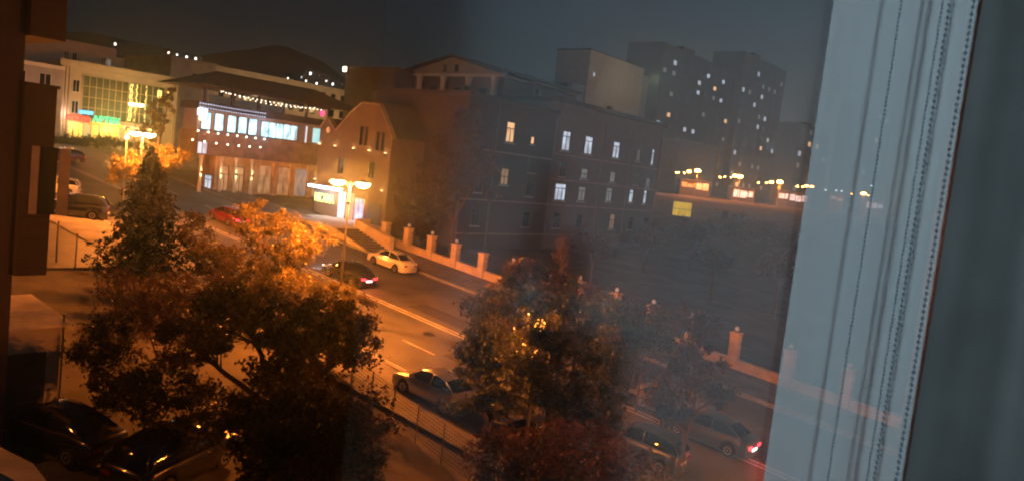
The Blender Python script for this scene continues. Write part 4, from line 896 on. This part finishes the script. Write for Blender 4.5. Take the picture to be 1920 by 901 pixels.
tree('dark_shrub', 'brown shrub along the bottom edge under the right trees', [(1050, 850, 20, 130, 50), (930, 850, 20.5, 60, 40), (1180, 870, 20, 70, 36), (1050, 910, 19, 150, 40)], 15000, .06, M['leaf_red'], cat='shrub', trunk_r=.06)
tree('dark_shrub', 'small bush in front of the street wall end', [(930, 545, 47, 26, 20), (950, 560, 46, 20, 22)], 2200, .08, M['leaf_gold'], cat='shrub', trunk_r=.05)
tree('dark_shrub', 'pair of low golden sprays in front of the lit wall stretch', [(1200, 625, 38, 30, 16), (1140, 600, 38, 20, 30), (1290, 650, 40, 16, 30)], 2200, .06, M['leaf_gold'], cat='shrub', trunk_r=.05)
tree('broadleaf_tree', 'dim tree behind the first pillars of the street wall', [(790, 400, 78, 48, 44), (750, 390, 77, 26, 34), (840, 420, 78, 30, 34)], 7000, .13, M['leaf_dark'], trunk_r=.14)
tree('broadleaf_tree', 'dark tree between the gabled roof and the long stone building', [(872, 235, 70, 40, 36), (850, 300, 68, 55, 50), (820, 350, 68, 60, 40), (900, 330, 68, 40, 45)], 12000, .13, M['leaf_dark'], trunk_r=.16)
tree('bare_shrub', 'thin pale bare tree rising behind the wall, centre right', [(1050, 470, 60, 16, 26), (1052, 500, 60, 10, 20)], 250, .06, M['leaf_green'], twig=7, trunk_r=.05, bark=M['twig'], cat='tree', nclump=50)
tree('hedge', 'low dark hedge in front of the glass fronted shop', [(130, 263, 104, 34, 5), (200, 268, 104, 44, 5), (255, 272, 104, 30, 5)], 6000, .14, M['hedge'], trunk_r=.05, cat='hedge')
tree('broadleaf_tree', 'dark street tree in front of the middle pillars of the wall', [(985, 520, 47, 45, 32), (1045, 545, 46, 40, 32), (1010, 570, 45, 40, 30)], 8000, .10, M['leaf_dark'], trunk_r=.1)
tree('broadleaf_tree', 'second dark street tree along the wall, left of the lit stretch', [(1110, 565, 43, 48, 34), (1175, 590, 42, 42, 34), (1225, 600, 41, 34, 34)], 8000, .09, M['leaf_dark'], trunk_r=.1)
tree('broadleaf_tree', 'third small street tree directly above the lit stretch of wall', [(1295, 600, 38, 34, 22), (1330, 615, 38, 24, 22)], 3500, .08, M['leaf_dark'], trunk_r=.08)
for i, (px, py, D, rx, ry, lb) in enumerate(((1290, 432, 92, 34, 20, 'below the yellow billboard'), (1375, 425, 105, 46, 24, 'right of the billboard'), (1455, 440, 98, 44, 22, 'at the curtain edge'), (1200, 440, 84, 40, 20, 'at the foot of the long stone building'), (1330, 480, 75, 36, 18, 'in the middle of the dark yard'), (1450, 500, 72, 40, 22, 'in the dark yard near the curtain'), (1100, 455, 72, 46, 20, 'behind the thin bare tree'))):
    tree('yard_tree', 'low dark bushy tree in the yard '+lb, [(px, py, D, rx, ry), (px+rx*.7, py+6, D, rx*.6, ry*.7)], 3000, .14, M['leaf_dark'], trunk_r=.12, group='dark trees in the yard behind the wall')
# conifer: whorls of drooping boughs
def conifer(name, label, top, bot_y, D, m):
    tp = atD(top[0], top[1], D); bx, by = tp.x, tp.y; zg = gz(bx, by); t = thing(name, label, 'tree', (bx, by, zg)); hh = tp.z-zg
    MB().tube((0, 0, -.2), (0, 0, hh*.96), .22, .03, 9).build('trunk', M['bark'], t)
    P_ = []; lv = 34
    for k in range(lv):
        f = k/(lv-1); z = hh*(.06+.93*f); rad = (1-f)**.8*3.5*(1+.16*math.sin(k*1.9))+.12; nb_ = 11
        for j in range(nb_):
            a = 2*math.pi*(j+.5*(k % 2))/nb_+rng.uniform(-.2, .2); rr = rad*rng.uniform(.5, 1.18)
            n = int(52*rr/3)+14
            u = nrg.random(n)**.7; w_ = nrg.normal(size=n)*.16*(1.2-u)*min(1.2, rr); x = rr*u
            P_.append(np.stack([x*math.cos(a)-w_*math.sin(a), x*math.sin(a)+w_*math.cos(a), z-.28*u*rr-.22*u*u*rr+.25*np.maximum(0, u-.8)*rr+nrg.normal(size=n)*.05], 1))
    mesh_from(leaves(None, None, np.concatenate(P_), .11, None), 'crown', m, t)
conifer('conifer_tree', 'dark conifer with drooping boughs on the left by the road', (286, 276), 520, 47, M['needle'])

# ================================================================== THE ROOM WE LOOK OUT OF
WA = R(32.8)                                   # direction the window faces
def room(o): o.rotation_euler = (0, 0, WA); return o
# local frame: +x towards the window, +y to the left, z up; the eye is at x = y = 0
FLOOR = 11.08; ROOM_W = 1050
rm_w = mat('room_paint', (.50, .55, .58), .85, var=.08, scale=2)
rm_d = mat('backdrop_red', (.012, .006, .006), .5, var=.25, scale=3, stretch=(1, 1, .15))
def rst(name, mb, m): return tag(room(mb.build(name, m)), kind='structure')
rst('room_floor', MB().box(-3.2, 1.28, -2.2, 3.0, FLOOR-.1, FLOOR), mat('floor_wood', (.16, .1, .06), .4, var=.3, scale=3, stretch=(8, 1, 1)))
rst('room_ceiling', MB().box(-3.2, 1.28, -2.2, 3.0, 14.45, 14.55), mat('ceiling_wood', (.05, .045, .04), .8))
rst('room_wall_back', MB().box(-3.3, -3.201, -2.2, 3.0, FLOOR, 14.45), rm_w)
rst('room_wall_right', MB().box(-3.2, 1.28, -2.3, -2.201, FLOOR, 14.45), rm_w)
rst('room_wall_left', MB().box(-3.2, 1.28, 3.001, 3.1, FLOOR, 14.45), rm_w)
b = MB(); b.box(1.281, 1.5, 1.6, 3.1, FLOOR, 14.45); b.box(1.281, 1.5, -2.3, -.72, FLOOR, 14.45); b.box(1.281, 1.5, -.719, 1.599, FLOOR, 11.85); b.box(1.281, 1.5, -.719, 1.599, 13.95, 14.45)
rst('room_wall_front', b, M['plaster_w'])
wd = thing('dark_backdrop', 'added dark red block in the room, dimming the reflection at the pane edge', 'dark_backdrop'); room(wd)  # added dark block, fades the reflection out towards the pane's left edge
MB().box(-3.19, -2.6, .98, 2.98, FLOOR, 14.44).build('carcass', rm_d, wd)
for k in range(3): MB().box(-2.598, -2.575, 1.0+k*.66, 1.65+k*.66, FLOOR+.08, 14.38).build('door', rm_d, wd)
# window: frame, glass
PVC = mat('grey_pvc', (.0055, .0058, .0058), .5, spec=.1)
wf = thing('room_window', 'room window we look through, left side open, misted right pane and grey frame bars', 'window', (0, 0, 0)); room(wf)
MB().box(1.186, 1.25, -.665, -.602, 11.87, 13.93).build('jamb', PVC, wf); MB().box(1.16, 1.25, 1.5, 1.58, 11.87, 13.93).build('jamb', PVC, wf)
MB().box(1.16, 1.25, -.601, 1.499, 11.87, 11.95).build('sill_bar', PVC, wf); MB().box(1.16, 1.25, -.601, 1.499, 13.85, 13.93).build('head_bar', PVC, wf)
MB().box(1.190, 1.235, -.60, -.5195, 11.951, 13.849).build('sash', mat('sash_grey', (.0048, .0047, .0044), .5, spec=.1), wf)
pm = bpy.data.materials.new('window_glass'); pm.use_nodes = True; n = pm.node_tree.nodes; l = pm.node_tree.links
for q in list(n): n.remove(q)
out = n.new('ShaderNodeOutputMaterial'); tr = n.new('ShaderNodeBsdfTransparent'); gl = n.new('ShaderNodeBsdfGlossy'); gl.inputs['Roughness'].default_value = .13
mx = n.new('ShaderNodeMixShader'); mx.inputs[0].default_value = .125; tr.inputs[0].default_value = (1, 1, 1, 1)
l.new(tr.outputs[0], mx.inputs[1]); l.new(gl.outputs[0], mx.inputs[2]); l.new(mx.outputs[0], out.inputs[0])
b = MB(); b.add([(1.2, -.56, 11.95), (1.2, .355, 11.95), (1.2, .355, 13.85), (1.2, -.56, 13.85)], [(0, 1, 2, 3)]); b.build('glass', pm, wf)
# sheer vertical blind panel and its bead chains
sm = bpy.data.materials.new('sheer_cloth'); sm.use_nodes = True; n = sm.node_tree.nodes; l = sm.node_tree.links
for q in list(n): n.remove(q)
out = n.new('ShaderNodeOutputMaterial'); tr = n.new('ShaderNodeBsdfTransparent'); df = n.new('ShaderNodeBsdfDiffuse'); tl_ = n.new('ShaderNodeBsdfTranslucent'); m1 = n.new('ShaderNodeMixShader'); m2 = n.new('ShaderNodeMixShader')
df.inputs[0].default_value = (.073, .076, .076, 1); tl_.inputs[0].default_value = (.08, .088, .095, 1); m1.inputs[0].default_value = .25; m2.inputs[0].default_value = .8
l.new(df.outputs[0], m1.inputs[1]); l.new(tl_.outputs[0], m1.inputs[2]); l.new(tr.outputs[0], m2.inputs[1]); l.new(m1.outputs[0], m2.inputs[2]); l.new(m2.outputs[0], out.inputs[0])
cu = thing('sheer_curtain', 'pale blue sheer curtain panel hanging in front of the window on the right', 'curtain'); room(cu)
b = MB(); n_ = 60; vs = []
for j in range(2):
    for i in range(n_+1):
        y = -.515+.205*i/n_; vs.append((1.178+.0004*math.sin(i*.25)+.00012*math.sin(i*.9), y, 11.96 if j == 0 else 13.85))
b.add(vs, [(i, i+1, n_+2+i, n_+1+i) for i in range(n_)]); b.build('cloth', sm, cu, smooth=True)
MB().box(1.15, 1.195, -.56, -.28, 13.855, 13.875).build('rail', M['frame_w'], cu)
CH = mat('bead_plastic', (.02, .025, .028), .8, spec=.1)
for k, (y, r_, lb) in enumerate(((-.396, .0019, 'thin bead chain, leftmost on the curtain'), (-.451, .0019, 'thin bead chain just left of the thick pair'), (-.461, .0027, 'thick bead chain, third from the left'), (-.492, .0029, 'thick bead chain, rightmost on the curtain'))):
    t = thing('bead_chain', lb, 'bead chain', group='bead chains hanging over the curtain'); room(t); b = MB(); z = 11.97; vs = []
    MB().tube((1.155, y, 11.96), (1.155, y, 13.85), .0007, n=4).build('cord', CH, t)
    i = 0
    while z < 13.84: b.lathe((1.155+.0005*math.sin(i), y, z), [(r_*.3, -r_), (r_, -r_*.4), (r_, r_*.4), (r_*.3, r_)], 6); z += r_*3.1; i += 1
    b.build('beads', CH, t, smooth=True)
dr = thing('grey_drape', 'soft dark grey folded drape at the right edge, covering the window frame', 'drape'); room(dr)
b = MB(); n_ = 80; vs = []
for zz in (11.6, 12.6, 13.2, 14.0):
    for i in range(n_+1):
        y = -.735+.2225*i/n_; k = 1-i/n_; vs.append((1.174-.008*min(1, k*3)+.005*math.sin(k*9.5+.5*(zz-12))*min(1, k*4)+.0016*math.sin(k*23)*min(1, k*4), y+.002*math.sin(zz*2), zz))
b.add(vs, [(j*(n_+1)+i, j*(n_+1)+i+1, (j+1)*(n_+1)+i+1, (j+1)*(n_+1)+i) for j in range(3) for i in range(n_)])
b.build('cloth', mat('grey_drape_cloth', (.0092, .0090, .0084), .8, var=.15, scale=9, spec=.04), dr, smooth=True)
MB().tube((1.165, -.76, 14.03), (1.165, -.48, 14.03), .012).build('rod', M['metal_d'], dr)
# ceiling lamp of the room (cold light), behind and to the right
rl_ = thing('ceiling_lamp', 'round cold white ceiling lamp inside the room, behind the viewer', 'lamp'); room(rl_)
b = MB(); b.tube((-.7, -1.95, 13.94), (-.7, -1.95, 14.44), .008); b.lathe((-.7, -1.95, 13.86), [(.05, -.09), (.17, -.06), (.2, 0), (.2, .088)], 24); b.build('shade', emat('cold_shade', (.7, .88, 1), 6), rl_, smooth=True)
light('room_light', (-.7, -1.95, 13.5), ROOM_W, (.62, .86, 1), .22, rl_)
# armchair behind the viewer and the viewer himself: dark shapes mirrored in the pane
ac = thing('armchair', 'dark brown armchair standing in the room behind the viewer', 'armchair'); room(ac)
DK = mat('dark_upholstery', (.012, .006, .005), .8); CL = mat('dark_clothing', (.008, .008, .010), .85); SK = mat('skin', (.35, .2, .14), .5)
MB().box(-1.75, -1.5, -.32, .62, FLOOR+.4, 12.12).build('backrest', DK, ac, bevel=.1)
MB().box(-1.49, -.95, -.2, .5, FLOOR+.12, FLOOR+.44).build('seat', DK, ac, bevel=.06)
for y0 in (-.34, .52): MB().box(-1.49, -.95, y0, y0+.13, FLOOR+.1, FLOOR+.62).build('armrest', DK, ac, bevel=.04)
for xx in (-1.7, -1.0):
    for yy in (-.25, .55): MB().tube((xx, yy, FLOOR), (xx, yy, FLOOR+.12), .025).build('leg', M['bark'], ac)
def figure(chain_edges, verts, rads, name, m, parent=None, lv=2):
    me = bpy.data.meshes.new(name); me.from_pydata(verts, chain_edges, []); o = bpy.data.objects.new(name, me); COL.objects.link(o)
    sk = o.modifiers.new('skin', 'SKIN'); sb_ = o.modifiers.new('sub', 'SUBSURF'); sb_.levels = lv; sb_.render_levels = lv
    for i, r_ in enumerate(rads): me.skin_vertices[0].data[i].radius = (r_, r_) if isinstance(r_, float) else r_
    me.skin_vertices[0].data[0].use_root = True; me.materials.append(m)
    if parent: o.parent = parent
    return o
bx_, by_, fz = -.42, .06, FLOOR
V = [(0, 0, .92), (0, 0, 1.12), (0, 0, 1.30), (0.01, 0, 1.40), (.01, 0, 1.47), (.02, 0, 1.56), (.03, 0, 1.64),
     (0, .18, 1.33), (.12, .30, 1.22), (.24, .2, 1.52), (.33, .10, 1.78), (.36, .07, 1.85),           # raised arm holding the phone
     (0, -.18, 1.33), (-.02, -.24, 1.06), (.04, -.25, .82), (.06, -.25, .74),
     (0, .10, .84), (.02, .11, .48), (-.01, .11, .09), (.12, .12, .04), (0, -.10, .84), (.02, -.11, .48), (-.01, -.11, .09), (.12, -.12, .04)]
EDG = [(0, 1), (1, 2), (2, 3), (3, 4), (4, 5), (5, 6), (2, 7), (7, 8), (8, 9), (9, 10), (10, 11), (2, 12), (12, 13), (13, 14), (14, 15), (0, 16), (16, 17), (17, 18), (18, 19), (0, 20), (20, 21), (21, 22), (22, 23)]
RD = [(.11, .16), (.11, .15), (.12, .17), .06, .06, .095, .08, .075, .055, .045, .032, .035, .075, .055, .042, .035, .09, .06, .045, .04, .09, .06, .045, .04]
for hx, hz_s, base, d in ((11, 1, (.36, .07, 1.85), 1), (15, -1, (.06, -.25, .74), -1)):
    for k in range(5):
        o_ = (k-2)*.017; ln = (.055, .07, .075, .07, .055)[k]; i0 = len(V)
        if k == 0: V += [(base[0]+.02, base[1]+.035*d, base[2]+.0*d), (base[0]+.045, base[1]+.045*d, base[2]+.02*d)]
        else: V += [(base[0]+.01, base[1]+o_, base[2]+.045*d), (base[0]+.035, base[1]+o_, base[2]+(.045+ln)*d)]
        EDG += [(hx, i0), (i0, i0+1)]; RD += [.010, .008]
pr = figure(EDG, V, RD, 'person', CL); pr.rotation_euler = (0, 0, WA)
pr.location = (math.cos(WA)*bx_-math.sin(WA)*by_, math.sin(WA)*bx_+math.cos(WA)*by_, fz)
tag(pr, 'person in dark clothes holding up a phone, mirrored darkly in the misted pane', 'person')
hr = MB(); hr.lathe((.0, 0, 1.60), [(.04, -.12), (.10, -.05), (.115, .03), (.09, .10), (.03, .135)], 16); hr.build('hair', mat('dark_hair', (.01, .008, .007), .6), pr, smooth=True)
